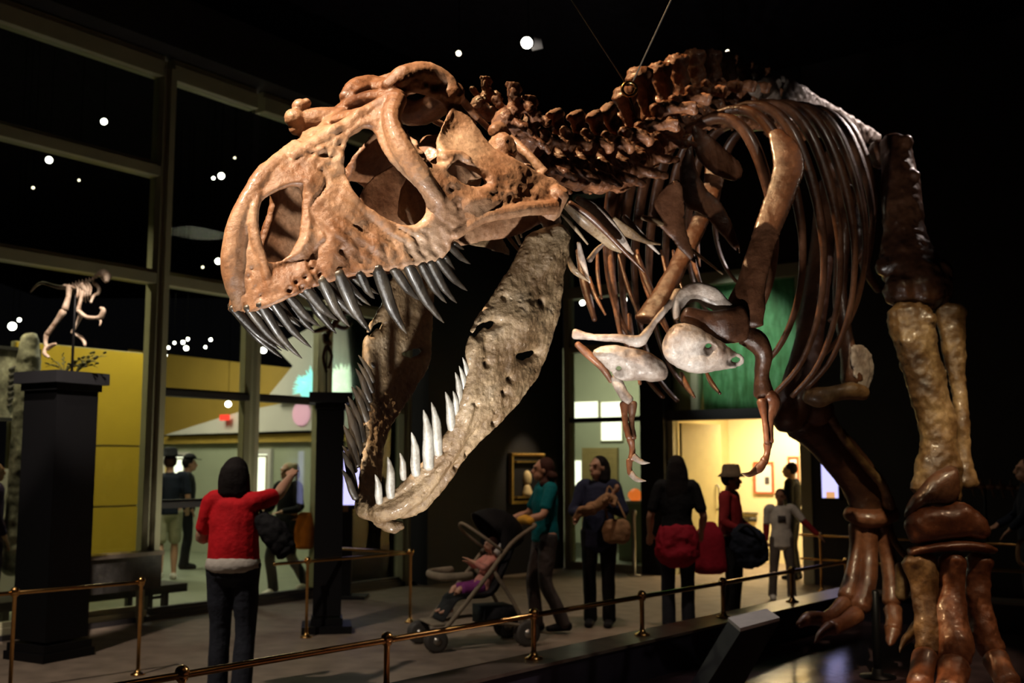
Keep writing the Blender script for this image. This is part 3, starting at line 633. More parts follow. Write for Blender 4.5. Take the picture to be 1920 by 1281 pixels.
def jw_relief(x, y):
    cx, cy = (x - 560) * 2.17, (y - 420) * 2.17
    def blob(a, b, rx, ry, h, rot=0.0):
        c, s = math.cos(rot), math.sin(rot); dx, dy = cx - a, cy - b; return h * math.exp(-(((dx * c + dy * s) / rx) ** 2 + ((-dx * s + dy * c) / ry) ** 2))
    h = blob(905, 400, 70, 110, .035, 0.35) + blob(840, 690, 150, 40, .012, 2.3) + blob(1020, 130, 60, 90, .02)
    h += blob(770, 490, 14, 60, -.02) + blob(700, 880, 90, 9, -.014, 2.25) + blob(560, 1060, 90, 9, -.016, 2.4)
    for a, b in ((770, 570), (860, 630), (835, 685), (720, 740), (800, 810), (690, 940), (650, 990), (580, 995), (600, 930), (520, 1040), (465, 1080), (410, 1130), (380, 1145), (440, 1105), (860, 800), (980, 320), (840, 300)): h += blob(a, b, 10, 12, -.036)
    return h
def jw_place(x, y, s, k):
    w = W_JW(x, y); t = 0.022
    n3 = noise.fractal(Vector((x * .03, y * .03, 9)), 1.0, 2.0, 4) * 0.006
    ww = w + (jw_relief(x, y) + n3) * k - t * (1 - k) if s > 0 else w - t - 0.02 * k
    p = on_side(x, y, w); return p + SL * (max(ww, 0.0) - w)
bm = new(); Vt, Ft = thick_sheet(JAW_OUT, jw_place, [JHOLE, JHOLE2], 4.4, 13)
add_pyd(bm, Vt, Ft); add_pyd(bm, [flip(v) for v in Vt], [f[::-1] for f in Ft])
def jboth(pts, rads, **kw):
    q = [on_side(*J3(x, y), w) for x, y, w in pts]; tube(bm, q, rads, **kw); tube(bm, [flip(p) for p in q], rads, **kw)
jboth([(322, 1165, .0), (335, 1168, .04), (400, 1150, .09), (490, 1090, .15), (570, 1000, .2), (650, 880, .25), (700, 740, .3)], [.04, .042, .042, .036, .03, .026, .016], seg=12)
jboth([(340, 1215, .0), (380, 1232, .01), (420, 1228, .03)], [.02, .026, .016])
jboth([(320, 1160, .0), (330, 1200, .0), (370, 1225, .0)], [.035, .03, .022])
jboth([(1060, 40, .39), (1020, 120, .39), (960, 230, .37), (840, 340, .33)], [.05, .04, .022, .014], seg=12)
for i in range(13):   # ridges between the sockets
    t = i / 12; jboth([(430 + 230 * t + 12, 1075 - 250 * t ** 1.15, .125 + .14 * t), (430 + 230 * t + 32, 1095 - 250 * t ** 1.15, .14 + .14 * t)], [.012, .007], sub=2, seg=8)
jaw = obj('lower_jaw', bm, M['jaw'], REX)
fuse(jaw, 0.005, 1, [(0.08, 0.01), (0.026, 0.009), (.011, .004)])
jaw['label'] = 'mottled grey brown lower jaw hanging wide open'

# ------------------------------------------------------------------ teeth
def tooth(parent, base, tip, r, mat, bend):
    b = new(); mid_ = base.lerp(tip, .5) + bend
    root = base - (tip - base).normalized() * r * 1.4
    tube(b, [root, base.lerp(tip, .12) + bend * .3, mid_, base.lerp(tip, .8) + bend * .65, tip], [r * .8, (r, r * .8), (r * .86, r * .68), (r * .5, r * .4), r * .1], seg=10, sub=4, hint=SF)
    return obj('tooth', b, mat, parent)
up = [((470, 584), (540, 658), .055, .016), ((494, 580), (566, 672), .095, .018), ((518, 576), (584, 652), .125, .017), ((548, 563), (600, 612), .145, .017), ((580, 549), (632, 600), .165, .02), ((610, 537), (655, 612), .18, .022), ((642, 527), (694, 622), .2, .025),
      ((678, 520), (702, 560), .22, .018), ((714, 518), (762, 625), .24, .026), ((744, 512), (787, 563), .255, .02), ((771, 508), (832, 605), .27, .023), ((795, 504), (837, 568), .28, .018), ((811, 500), (856, 568), .285, .019), ((827, 493), (876, 545), .292, .018), ((838, 486), (853, 506), .3, .011), ((848, 466), (882, 495), .315, .014), ((855, 458), (870, 468), .32, .009)]
for (b_, t_, w, r) in up:
    A = on_side(*b_, w - .012); B = on_side(*t_, w - .035)
    bend = -SF * 0 + (A - B).orthogonal() * 0 + SF * (A - B).length * .06
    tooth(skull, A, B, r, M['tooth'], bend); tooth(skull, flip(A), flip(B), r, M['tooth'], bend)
low = [((325, 1112), (311, 1020), 0.085, 0.016), ((372, 1082), (362, 948), 0.12, 0.019), ((424, 1018), (412, 932), 0.156, 0.014), ((474, 990), (459, 848), 0.186, 0.02), ((526, 955), (508, 757), 0.215, 0.024), ((564, 905), (540, 726), 0.23, 0.021), ((620, 815), (597, 684), 0.26, 0.019), ((640, 768), (628, 680), 0.27, 0.014), ((655, 727), (637, 604), 0.277, 0.016), ((675, 688), (653, 578), 0.283, 0.014), ((688, 645), (667, 544), 0.29, 0.013), ((704, 585), (696, 545), 0.3, 0.01)]
for (b_, t_, w, r) in low:
    A = on_side(*J3(*b_), w - .01); B = on_side(*J3(*t_), w + .012); bend = -SF * (A - B).length * .04 + SL * .004
    tooth(jaw, A, B, r, M['tooth_lit'], bend); tooth(jaw, flip(A), flip(B), r, M['tooth'], bend)

# ------------------------------------------------------------------ generic bones
def bone_tube(name, pts, mat, hint=None, seg=12, rem=None, disp=((0.06, 0.008),), parent=REX, extra=None):
    """pts: (x, y, Y, radius in photo pixels or a pair)"""
    b = new(); q = [P(p[0], p[1], p[2]) for p in pts]; k = lambda v, Y: v * Y / FPX
    rd = [tuple(k(e, p[2]) for e in p[3]) if isinstance(p[3], tuple) else k(p[3], p[2]) for p in pts]
    tube(b, q, rd, seg=seg, sub=5, hint=hint)
    for e in (extra or []): ball(b, P(*e[:3]), k(e[3], e[2]))
    o = obj(name, b, mat, parent)
    if rem: fuse(o, rem, 2, disp)
    return o
BF = Vector((-.62, -.785, 0)); BL = Vector((.785, -.62, 0)); ZZ = Vector((0, 0, 1))     # trunk forward and left
# vertebrae: prototype in local axes x forward, y left, z up
def vertebra_mesh(spine, width, lean, thick):
    b = new()
    tube(b, [(-.07, 0, 0), (-.03, 0, 0), (.03, 0, 0), (.07, 0, 0)], [.075, .06, .06, .075], seg=14, hint=(0, 0, 1))
    tube(b, [(0, 0, .05), (-.01, 0, .14), (-lean * .6, 0, .14 + spine * .55), (-lean, 0, .14 + spine)], [(.06, .05), (.045, .03), (.05, thick), (.062, thick * 1.5)], seg=12, hint=(1, 0, 0))
    for s in (1, -1):
        tube(b, [(0, s * .03, .09), (-.01, s * .5 * width, .13), (-.02, s * width, .1)], [(.03, .045), (.028, .03), (.03, .02)], seg=10, hint=(0, 0, 1))
        tube(b, [(0, s * .05, .12), (.07, s * .07, .15), (.1, s * .075, .165)], [.03, .028, .018], seg=8)
        tube(b, [(0, s * .05, .12), (-.07, s * .06, .13), (-.11, s * .065, .13)], [.03, .026, .016], seg=8)
        tube(b, [(.02, s * .05, 0), (0, s * .11, -.03), (-.06, s * .13, -.06)], [.03, .022, .012], seg=8)
    return b
def proto(name, *a):
    o = obj(name, vertebra_mesh(*a), M['spine_bone']); fuse(o, .008, 1, [(0.09, .03), (0.035, .026), (.015, .008)]); me = o.data; bpy.data.objects.remove(o); return me
V_NECK = proto('neck_vertebra', .12, .13, -.03, .02); V_LOW = proto('low_vertebra', .15, .2, .02, .04); V_BACK = proto('back_vertebra', .17, .22, .02, .045)
spine = [(1020, 318, 4.25, V_NECK, .85), (1058, 322, 4.38, V_NECK, .95), (1098, 328, 4.5, V_NECK, 1.0), (1138, 330, 4.64, V_NECK, 1.05), (1174, 320, 4.78, V_NECK, 1.15), (1204, 296, 4.92, V_LOW, 1.05), (1232, 268, 5.07, V_LOW, 1.15),
         (1262, 244, 5.24, V_BACK, 1.0), (1290, 228, 5.44, V_BACK, 1.02), (1318, 218, 5.66, V_BACK, 1.05), (1346, 214, 5.9, V_BACK, 1.05), (1374, 214, 6.14, V_BACK, 1.05), (1402, 218, 6.38, V_BACK, 1.0), (1432, 224, 6.62, V_BACK, 1.0), (1464, 232, 6.86, V_BACK, .95), (1498, 244, 7.1, V_BACK, .9)]
SP = [P(*s[:3]) for s in spine]
def put(me, name, loc, fwd, left, scale, mat=None):
    o = bpy.data.objects.new(name, me); COL.objects.link(o); adopt(o, REX)
    f = Vector(fwd).normalized(); u = f.cross(Vector(left)); u.normalize(); l = u.cross(f)
    o.matrix_basis = Matrix.Translation(loc) @ Matrix((f, l, u)).transposed().to_4x4() @ Matrix.Diagonal((scale, scale, scale, 1)); return o
for i, s in enumerate(spine):
    t = SP[max(i - 1, 0)] - SP[min(i + 1, len(SP) - 1)]; put(s[3], 'vertebra', SP[i], t, BL, s[4])
# cervical bits behind the head
for x, y, Y, sc in ((955, 238, 4.1, .7), (985, 268, 4.15, .75), (905, 205, 4.35, .55)): put(V_NECK, 'vertebra', P(x, y, Y), (-.7, -.65, .3), BL, sc)

# neck ribs and throat bones, paler materials carrying the light from below
neck_ribs = [([(1062, 384, 4.25, (9, 4)), (1100, 415, 4.3, (16, 5)), (1145, 455, 4.38, (12, 4)), (1165, 472, 4.4, (4, 3))], 'jaw'),
             ([(1068, 380, 4.2, 5), (1110, 410, 4.25, (7, 4)), (1160, 460, 4.34, 5), (1208, 510, 4.4, 2)], 'dark_bone'),
             ([(1082, 372, 4.28, (7, 4)), (1120, 398, 4.35, (15, 5)), (1155, 440, 4.42, (12, 4)), (1187, 476, 4.48, 2)], 'lit_bone'),
             ([(1052, 400, 4.15, 3), (1080, 430, 4.18, 4), (1102, 458, 4.2, 2)], 'jaw'),
             ([(1150, 410, 4.55, (6, 4)), (1178, 435, 4.6, (11, 5)), (1210, 452, 4.66, 5), (1238, 458, 4.7, 2)], 'jaw'),
             ([(1170, 405, 4.6, (5, 4)), (1195, 435, 4.64, (8, 4)), (1218, 458, 4.7, 4), (1236, 476, 4.72, 2)], 'lit_bone'),
             ([(1205, 408, 4.75, 5), (1240, 420, 4.8, 6), (1280, 455, 4.9, 4), (1355, 514, 5.0, 2)], 'jaw'),
             ([(1062, 470, 4.4, 3), (1075, 505, 4.4, (7, 3)), (1103, 527, 4.42, 2)], 'jaw'),
             ([(1085, 455, 4.4, 4), (1092, 490, 4.42, (7, 3)), (1106, 530, 4.44, 2)], 'lit_bone'),
             ([(1135, 455, 4.5, 3), (1118, 470, 4.5, 5), (1105, 488, 4.48, 6)], 'lit_bone'),
             ([(936, 408, 4.05, 3), (950, 440, 4.1, 4), (980, 478, 4.15, 3)], 'jaw'), ([(946, 404, 4.3, 3), (962, 430, 4.3, 4), (975, 458, 4.3, 3)], 'jaw'), ([(970, 404, 4.3, 4), (974, 425, 4.3, 3), (978, 445, 4.3, 2)], 'jaw')]
for pts, m_ in neck_ribs: bone_tube('neck_rib', pts, M[m_], hint=(0.6, -.5, .6))
# flat shoulder plates in front of the ribs
px_plate('shoulder_rib', [(1296, 228), (1322, 246), (1362, 280), (1396, 312), (1388, 340), (1360, 338), (1335, 327), (1306, 300), (1298, 262)], lambda x, y: 5.05 + (x - 1296) * .002, .012, M['dark_bone'], REX, (.3, -.9, -.2), voxel=.009)
px_plate('shoulder_rib', [(1282, 290), (1297, 262), (1304, 310), (1320, 350), (1352, 378), (1374, 420), (1392, 476), (1382, 476), (1352, 440), (1318, 402), (1280, 390), (1270, 330)], lambda x, y: 4.95 + (x - 1270) * .001, .014, M['dark_bone'], REX, (.3, -.9, -.2), voxel=.009)
px_plate('shoulder_rib', [(1226, 372), (1250, 346), (1276, 330), (1284, 372), (1284, 420), (1300, 470), (1310, 500), (1282, 480), (1252, 440), (1218, 412)], lambda x, y: 4.8, .012, M['dark_bone'], REX, (-.2, -.95, -.2), voxel=.009)

# ------------------------------------------------------------------ ribs
def rib(c, side, half, drop, rootlift, sweep, rad, flat=.55):
    """one rib as an arch in trunk axes from the spine point c"""
    pts, rd = [], []
    for i in range(11):
        t = i / 10; a = t * math.pi * .86
        out = half * math.sin(a) ** .8 if a > 0 else 0; down = drop * (1 - math.cos(a)) / (1 - math.cos(math.pi * .86))
        p = c + BL * side * (.06 + out) + ZZ * (rootlift * math.sin(min(1, t * 2.2) * math.pi) - down) + BF * (sweep * t * (1 - t) * 2 - .1 * t)
        pts.append(p); k = rad * (0.8 + .55 * math.sin(min(1, t * 1.6) * math.pi)) * (1 - .35 * t); rd.append((k, k * flat))
    b = new(); tube(b, pts, rd, seg=10, sub=3, hint=BF); return b
for i in range(8):
    c = SP[7 + i] + ZZ * -.02; q = (i + 1) / 8; half = (.42, .5, .55, .58, .6, .6, .57, .5)[i]; drop = (1.05, 1.3, 1.5, 1.6, 1.62, 1.5, 1.3, 1.05)[i]
    obj('rib', rib(c, 1, half, drop, .1, -.12, .044), M['dark_bone'], REX)
    obj('rib', rib(c, -1, half, drop, .1, -.12, .04), M['dark_bone'], REX)
# belly rods
gast = [((1085, 470), (1115, 600), 5.6), ((1120, 470), (1128, 560), 5.5), ((1142, 450), (1165, 640), 5.55), ((1160, 478), (1205, 610), 5.3), ((1195, 470), (1225, 580), 5.4), ((1240, 470), (1268, 560), 5.5), ((1262, 470), (1280, 545), 5.6), ((1290, 440), (1318, 545), 5.7), ((1310, 420), (1312, 500), 5.8),
        ((1195, 480), (1255, 625), 5.35), ((1210, 540), (1262, 640), 5.5), ((1278, 700), (1302, 745), 5.2), ((1325, 700), (1350, 738), 5.2), ((1180, 590), (1200, 720), 5.5), ((1105, 520), (1135, 590), 5.3)]
for i, (a, b_, Y) in enumerate(gast):
    m_ = ((a[0] + b_[0]) / 2 - 3, (a[1] + b_[1]) / 2); r = (9, 4, 7, 4, 5, 4, 4, 5, 4, 8, 4, 5, 5, 6, 4)[i]
    bone_tube('belly_rib', [(*a, Y + .1, r * .7), (*m_, Y, r), (*b_, Y - .1, r * .55)], M['spine_bone' if i % 3 else 'dark_bone'])

# ------------------------------------------------------------------ shoulder girdle and arms
bone_tube('scapula', [(1452, 246, 4.98, (14, 5)), (1474, 285, 4.9, (29, 7)), (1478, 320, 4.86, (32, 7)), (1458, 380, 4.8, (30, 8)), (1432, 450, 4.74, (26, 9)), (1412, 520, 4.7, (27, 11)), (1398, 575, 4.68, (38, 14)), (1392, 605, 4.68, (40, 16))], M['dark_bone'], hint=(1, -.3, .2), rem=.009, seg=16)
bone_tube('scapula', [(1330, 280, 5.7, (12, 5)), (1340, 330, 5.6, (22, 6)), (1310, 420, 5.4, (20, 7)), (1260, 520, 5.15, (22, 9)), (1215, 600, 5.0, (30, 12))], M['dark_bone'], hint=(1, -.3, .2), rem=.01)
px_plate('coracoid', [(1241, 650), (1248, 622), (1272, 606), (1305, 610), (1340, 632), (1372, 655), (1396, 668), (1398, 684), (1372, 690), (1340, 697), (1300, 700), (1268, 690), (1247, 672)], lambda x, y: 4.62 + (y - 650) * .0012, .02, M['lit_bone'], REX, (-.1, -.85, -.5), bulge=.03, edge=26, disp=((.1, .016), (.03, .005)), voxel=.007, rnd=2, holes=[[(1318, 648), (1328, 641), (1337, 648), (1328, 656)], [(1366, 672), (1380, 669), (1390, 674), (1378, 681)]])
bone_tube('coracoid_rim', [(1268, 598, 4.62, 7), (1272, 568, 4.64, (17, 9)), (1300, 548, 4.66, (20, 10)), (1330, 556, 4.66, (22, 10)), (1360, 580, 4.66, (18, 10)), (1388, 612, 4.66, 14)], M['lit_bone'], hint=(0, -.4, 1), rem=.009)
bone_tube('glenoid', [(1282, 590, 4.62, (18, 10)), (1320, 605, 4.64, (26, 14)), (1362, 612, 4.64, (34, 18)), (1394, 606, 4.66, (36, 18))], M['dark_bone'], hint=(0, -.3, 1), rem=.009)
px_plate('coracoid', [(1105, 662), (1125, 650), (1160, 648), (1205, 656), (1238, 672), (1256, 692), (1250, 712), (1222, 716), (1190, 712), (1168, 716), (1150, 706), (1134, 684)], lambda x, y: 4.82 + (y - 680) * .0012, .018, M['lit_bone'], REX, (-.1, -.85, -.5), bulge=.026, edge=24, disp=((.1, .016), (.03, .005)), voxel=.007, rnd=2, holes=[[(1153, 690), (1160, 683), (1168, 690), (1160, 697)]])
bone_tube('wishbone', [(1075, 626, 4.72, (11, 6)), (1110, 632, 4.7, (7, 5)), (1160, 634, 4.68, (8, 5)), (1198, 640, 4.66, (12, 7)), (1212, 626, 4.66, 9), (1232, 598, 4.66, 6), (1258, 568, 4.68, 7), (1272, 548, 4.72, 10)], M['lit_bone'], hint=(0, -.3, 1), rem=.007)
bone_tube('sternum', [(1082, 645, 4.8, 6), (1100, 662, 4.82, 8), (1130, 690, 4.85, 7), (1146, 715, 4.86, 5)], M['spine_bone'])
def arm(dx, dy, pts, name, mat): bone_tube(name, pts, mat, rem=.007, disp=((.04, .006),))
arm(0, 0, [(1395, 628, 4.7, 20), (1418, 640, 4.72, 22), (1432, 665, 4.74, 17), (1428, 700, 4.76, 14), (1432, 740, 4.78, 20)], 'humerus', M['dark_bone'])
arm(0, 0, [(1438, 742, 4.76, 14), (1450, 752, 4.76, 14), (1442, 790, 4.74, 9), (1443, 830, 4.72, 8)], 'ulna', M['foot_bone'])
arm(0, 0, [(1428, 752, 4.74, 10), (1434, 790, 4.72, 6), (1438, 830, 4.7, 6)], 'radius', M['foot_bone'])
arm(0, 0, [(1440, 832, 4.72, 9), (1438, 852, 4.71, 6), (1432, 866, 4.7, 9)], 'hand_bone', M['foot_bone'])
arm(0, 0, [(1432, 866, 4.7, 8), (1424, 878, 4.69, 9), (1416, 884, 4.68, 7)], 'finger_bone', M['foot_bone'])
bone_tube('claw', [(1418, 882, 4.68, (8, 5)), (1405, 890, 4.66, (5, 3)), (1392, 888, 4.65, 1)], M['dark_bone'], hint=ZZ)
arm(0, 0, [(1150, 708, 4.86, 9), (1160, 722, 4.86, 11), (1168, 738, 4.86, 10), (1178, 752, 4.86, 12)], 'humerus', M['lit_bone'])
arm(0, 0, [(1170, 756, 4.86, 9), (1172, 790, 4.84, 6), (1180, 822, 4.82, 7)], 'radius', M['foot_bone'])
arm(0, 0, [(1186, 756, 4.86, 10), (1184, 790, 4.86, 6), (1186, 822, 4.84, 8)], 'ulna', M['dark_bone'])
arm(0, 0, [(1182, 824, 4.84, 8), (1186, 842, 4.84, 6), (1184, 862, 4.83, 8)], 'hand_bone', M['foot_bone'])
arm(0, 0, [(1180, 862, 4.83, 7), (1180, 880, 4.82, 6), (1184, 890, 4.81, 6)], 'finger_bone', M['foot_bone'])
bone_tube('claw', [(1188, 856, 4.82, (7, 4)), (1202, 866, 4.8, (5, 3)), (1218, 868, 4.78, 1)], M['lit_bone'], hint=ZZ)
bone_tube('claw', [(1183, 888, 4.81, (7, 4)), (1194, 899, 4.79, (5, 3)), (1211, 902, 4.77, 1)], M['lit_bone'], hint=ZZ)

# ------------------------------------------------------------------ hips
IL = lambda x, y: 6.3 + (x - 1460) * .006
px_plate('ilium', [(1395, 172), (1420, 152), (1460, 134), (1500, 158), (1560, 196), (1612, 228), (1650, 250), (1652, 268), (1626, 272), (1590, 262), (1580, 284), (1566, 282), (1540, 260), (1510, 228), (1478, 200), (1440, 190)], IL, .03, M['lit_bone'], REX, (.65, -.7, .1), disp=((.06, .03), (.02, .008)), voxel=.012)  # paler bone than its pair, carrying the pink highlight
px_plate('ilium', [(1395, 172), (1420, 158), (1450, 142), (1490, 168), (1540, 200), (1560, 240), (1500, 236), (1440, 200)], lambda x, y: 6.75 + (x - 1460) * .006, .03, M['dark_bone'], REX, (.65, -.7, .1), disp=((.06, .03),), voxel=.014)
bone_tube('pubis', [(1585, 360, 6.6, 24), (1580, 450, 6.5, 15), (1575, 560, 6.4, 14), (1590, 660, 6.3, 16), (1598, 715, 6.3, 22)], M['dark_bone'], rem=.014)
px_plate('pubic_boot', [(1594, 648), (1612, 642), (1634, 660), (1640, 690), (1634, 722), (1620, 742), (1604, 716), (1595, 684)], lambda x, y: 6.22 + (x - 1594) * .003, .05, M['lit_bone'], REX, (-.5, -.85, .1), disp=((.05, .02),), voxel=.014)
bone_tube('pubic_boot', [(1512, 742, 6.15, 14), (1535, 745, 6.15, 20), (1565, 738, 6.18, 15), (1595, 733, 6.2, 17), (1622, 738, 6.22, 14)], M['leg_bone'], rem=.012)
bone_tube('ischium', [(1610, 330, 7.2, 20), (1612, 420, 7.3, 12), (1622, 500, 7.4, 10), (1648, 545, 7.5, 8)], M['dark_bone'], rem=.014)
bone_tube('hip_vertebra', [(1560, 300, 7.0, 30), (1600, 330, 7.1, 34), (1620, 370, 7.15, 24)], M['dark_bone'], rem=.016)

# ------------------------------------------------------------------ near leg
bone_tube('femur', [(1676, 262, 6.62, (24, 22)), (1684, 300, 6.6, (32, 30)), (1690, 360, 6.56, (38, 32)), (1694, 430, 6.52, (42, 34)), (1708, 500, 6.48, (56, 44)), (1728, 545, 6.44, (56, 50)), (1732, 565, 6.44, (46, 44))], M['dark_bone'], hint=(1, 0, 0), rem=.012, seg=18, disp=((.22, .07), (.05, .014)), extra=[(1655, 290, 6.75, 30), (1698, 268, 6.55, 16), (1712, 330, 6.5, 14), (1752, 512, 6.45, 32), (1690, 545, 6.4, 34), (1660, 500, 6.45, 16)])
bone_tube('tibia', [(1706, 584, 6.36, (42, 34)), (1714, 636, 6.34, (40, 34)), (1736, 712, 6.32, (38, 28)), (1752, 780, 6.3, (35, 26)), (1762, 840, 6.28, (36, 26)), (1758, 890, 6.26, (44, 30)), (1752, 930, 6.24, (50, 28))], M['leg_bone'], hint=(1, 0, 0), rem=.011, seg=18, disp=((.16, .04), (.04, .012)), extra=[(1688, 600, 6.36, 24), (1700, 640, 6.3, 18), (1740, 598, 6.28, 18)])
bone_tube('fibula', [(1784, 580, 6.4, (31, 20)), (1787, 640, 6.38, (24, 16)), (1796, 720, 6.34, (16, 13)), (1804, 800, 6.3, (13, 12)), (1808, 860, 6.28, (14, 12)), (1814, 910, 6.26, (20, 15))], M['leg_bone'], hint=(1, 0, 0), rem=.011, seg=14, disp=((.16, .03), (.04, .01)))
px_plate('ankle_bone', [(1729, 908), (1751, 885), (1793, 868), (1801, 899), (1798, 940), (1773, 950), (1730, 948), (1704, 972), (1693, 974), (1700, 946)], 6.12, .035, M['dark_bone'], REX, (0, -1, 0), disp=((.06, .015),), voxel=.014, bulge=.03, edge=22)
px_plate('ankle_bone', [(1693, 982), (1703, 967), (1735, 949), (1775, 950), (1802, 938), (1832, 955), (1853, 980), (1860, 1004), (1836, 1014), (1800, 1010), (1745, 1020), (1706, 1020), (1700, 1000)], 6.08, .04, M['foot_bone'], REX, (0, -1, 0), disp=((.06, .02),), voxel=.014, bulge=.04, edge=26)
bone_tube('ankle_bone', [(1706, 1036, 6.12, (9, 26)), (1740, 1026, 6.1, (11, 34)), (1790, 1022, 6.1, (12, 36)), (1830, 1024, 6.1, (10, 32)), (1856, 1032, 6.12, (8, 24))], M['foot_bone'], hint=ZZ, rem=.013)
mts = [[(1722, 1050, 6.1, (34, 26)), (1732, 1090, 6.08, (26, 22)), (1736, 1140, 6.04, (24, 20)), (1744, 1190, 5.98, (28, 24)), (1740, 1222, 5.95, (26, 24))],
       [(1786, 1050, 6.08, (24, 26)), (1784, 1100, 6.06, (22, 22)), (1782, 1150, 6.0, (30, 24)), (1790, 1205, 5.92, (34, 28)), (1788, 1240, 5.9, (32, 28))],
       [(1836, 1050, 6.12, (26, 24)), (1832, 1100, 6.1, (24, 20)), (1838, 1150, 6.06, (24, 20)), (1850, 1195, 6.02, (26, 22)), (1862, 1222, 6.0, (26, 22))]]
for p in mts: bone_tube('metatarsal', p, M['leg_bone'] if p is mts[0] else M['foot_bone'], hint=(1, 0, 0), rem=.011, seg=16, disp=((.14, .035), (.04, .01)))
toes = [[(1736, 1232, 5.92, 25), (1728, 1262, 5.84, 22), (1724, 1285, 5.76, 24)], [(1722, 1296, 5.72, 22), (1716, 1325, 5.62, 20)], [(1788, 1252, 5.84, 31), (1784, 1280, 5.74, 26), (1780, 1300, 5.66, 28)], [(1778, 1312, 5.6, 26), (1774, 1340, 5.5, 22)],
        [(1866, 1236, 5.96, 25), (1880, 1262, 5.88, 22), (1890, 1282, 5.82, 24)], [(1896, 1296, 5.78, 22), (1904, 1322, 5.7, 19)]]
for p in toes: bone_tube('toe_bone', p, M['foot_bone'], rem=.011)
for p in ([(1714, 1330, 5.58, 19), (1706, 1352, 5.48, 10), (1700, 1362, 5.42, 2)], [(1772, 1346, 5.46, 22), (1766, 1372, 5.34, 12), (1760, 1382, 5.26, 2)], [(1908, 1328, 5.66, 18), (1918, 1348, 5.56, 10), (1926, 1356, 5.5, 2)]): bone_tube('toe_claw', p, M['foot_bone'])
bone_tube('toe_bone', [(1722, 1172, 6.2, 12), (1708, 1190, 6.18, 10), (1698, 1200, 6.16, 9)], M['leg_bone'], rem=.01)
bone_tube('toe_claw', [(1698, 1200, 6.16, 8), (1690, 1214, 6.12, 4), (1687, 1224, 6.1, 1)], M['leg_bone'])
# ------------------------------------------------------------------ far leg
bone_tube('femur', [(1560, 350, 7.35, 30), (1540, 480, 7.25, 24), (1520, 620, 7.1, 26), (1500, 720, 7.0, 34), (1480, 775, 6.95, 36), (1462, 790, 6.95, 26)], M['dark_bone'], rem=.016, extra=[(1530, 768, 7.0, 34)])
bone_tube('tibia', [(1496, 790, 7.05, (34, 30)), (1534, 810, 7.15, (38, 28)), (1572, 850, 7.3, (38, 24)), (1608, 895, 7.45, (38, 24)), (1630, 932, 7.58, (42, 28)), (1632, 952, 7.6, (38, 28))], M['dark_bone'], hint=(1, 0, .6), rem=.014, seg=16)
bone_tube('fibula', [(1550, 770, 7.0, 10), (1580, 820, 7.1, 8), (1620, 870, 7.25, 8), (1655, 910, 7.4, 9), (1668, 950, 7.5, 12)], M['leg_bone'], rem=.012)
bone_tube('fibula', [(1490, 800, 7.1, 8), (1540, 850, 7.3, 6), (1575, 900, 7.45, 6), (1592, 930, 7.55, 8)], M['dark_bone'])
bone_tube('ankle_bone', [(1590, 962, 7.6, (14, 24)), (1630, 972, 7.55, (20, 34)), (1670, 962, 7.6, (18, 26))], M['foot_bone'], hint=ZZ, rem=.013)
for p in ([(1608, 985, 7.6, 17), (1606, 1030, 7.6, 14), (1598, 1080, 7.55, 15), (1588, 1120, 7.5, 18)], [(1628, 985, 7.58, 17), (1628, 1040, 7.58, 18), (1626, 1090, 7.5, 18), (1612, 1140, 7.42, 20)], [(1656, 985, 7.62, 19), (1664, 1040, 7.62, 15), (1670, 1090, 7.58, 15), (1672, 1130, 7.54, 18)]): bone_tube('metatarsal', p, M['foot_bone'], rem=.012)
for p in ([(1584, 1130, 7.46, 15), (1560, 1152, 7.38, 12), (1545, 1162, 7.32, 13)], [(1606, 1152, 7.36, 17), (1580, 1170, 7.26, 14), (1560, 1178, 7.18, 15)], [(1674, 1142, 7.5, 17), (1676, 1165, 7.44, 15), (1674, 1180, 7.4, 16)]): bone_tube('toe_bone', p, M['foot_bone'], rem=.011)
for p in ([(1545, 1162, 7.32, 14), (1518, 1160, 7.26, 13), (1498, 1172, 7.22, 7)], [(1556, 1178, 7.16, 13), (1540, 1188, 7.1, 8), (1528, 1206, 7.06, 2)], [(1674, 1184, 7.38, 15), (1670, 1200, 7.34, 10), (1668, 1210, 7.3, 3)]): bone_tube('toe_claw', p, M['foot_bone'])
bone_tube('tendon_bone', [(1665, 985, 7.6, 7), (1680, 1020, 7.5, 6), (1700, 1045, 7.4, 6)], M['leg_bone'])
for p in ([(1690, 1060, 7.5, 12), (1694, 1090, 7.5, 15), (1688, 1120, 7.5, 12)],): bone_tube('toe_bone', p, M['leg_bone'], rem=.011)
# mount rods
b = new(); a = P(1640, 1110, 7.42); tube(b, [a, Vector((a.x, a.y, PLZ))], [.03, .03], seg=10, sub=1); lathe(b, (a.x, a.y, PLZ), [(.12, 0), (.12, .012), (.04, .02), (.035, .06)]); obj('mount_rod', b, M['rod'], REX)
b = new(); a = P(1790, 1240, 5.98); tube(b, [a, Vector((a.x, a.y, PLZ))], [.03, .03], seg=10, sub=1); lathe(b, (a.x, a.y, PLZ), [(.12, 0), (.12, .012), (.04, .02)]); obj('mount_rod', b, M['rod'], REX)

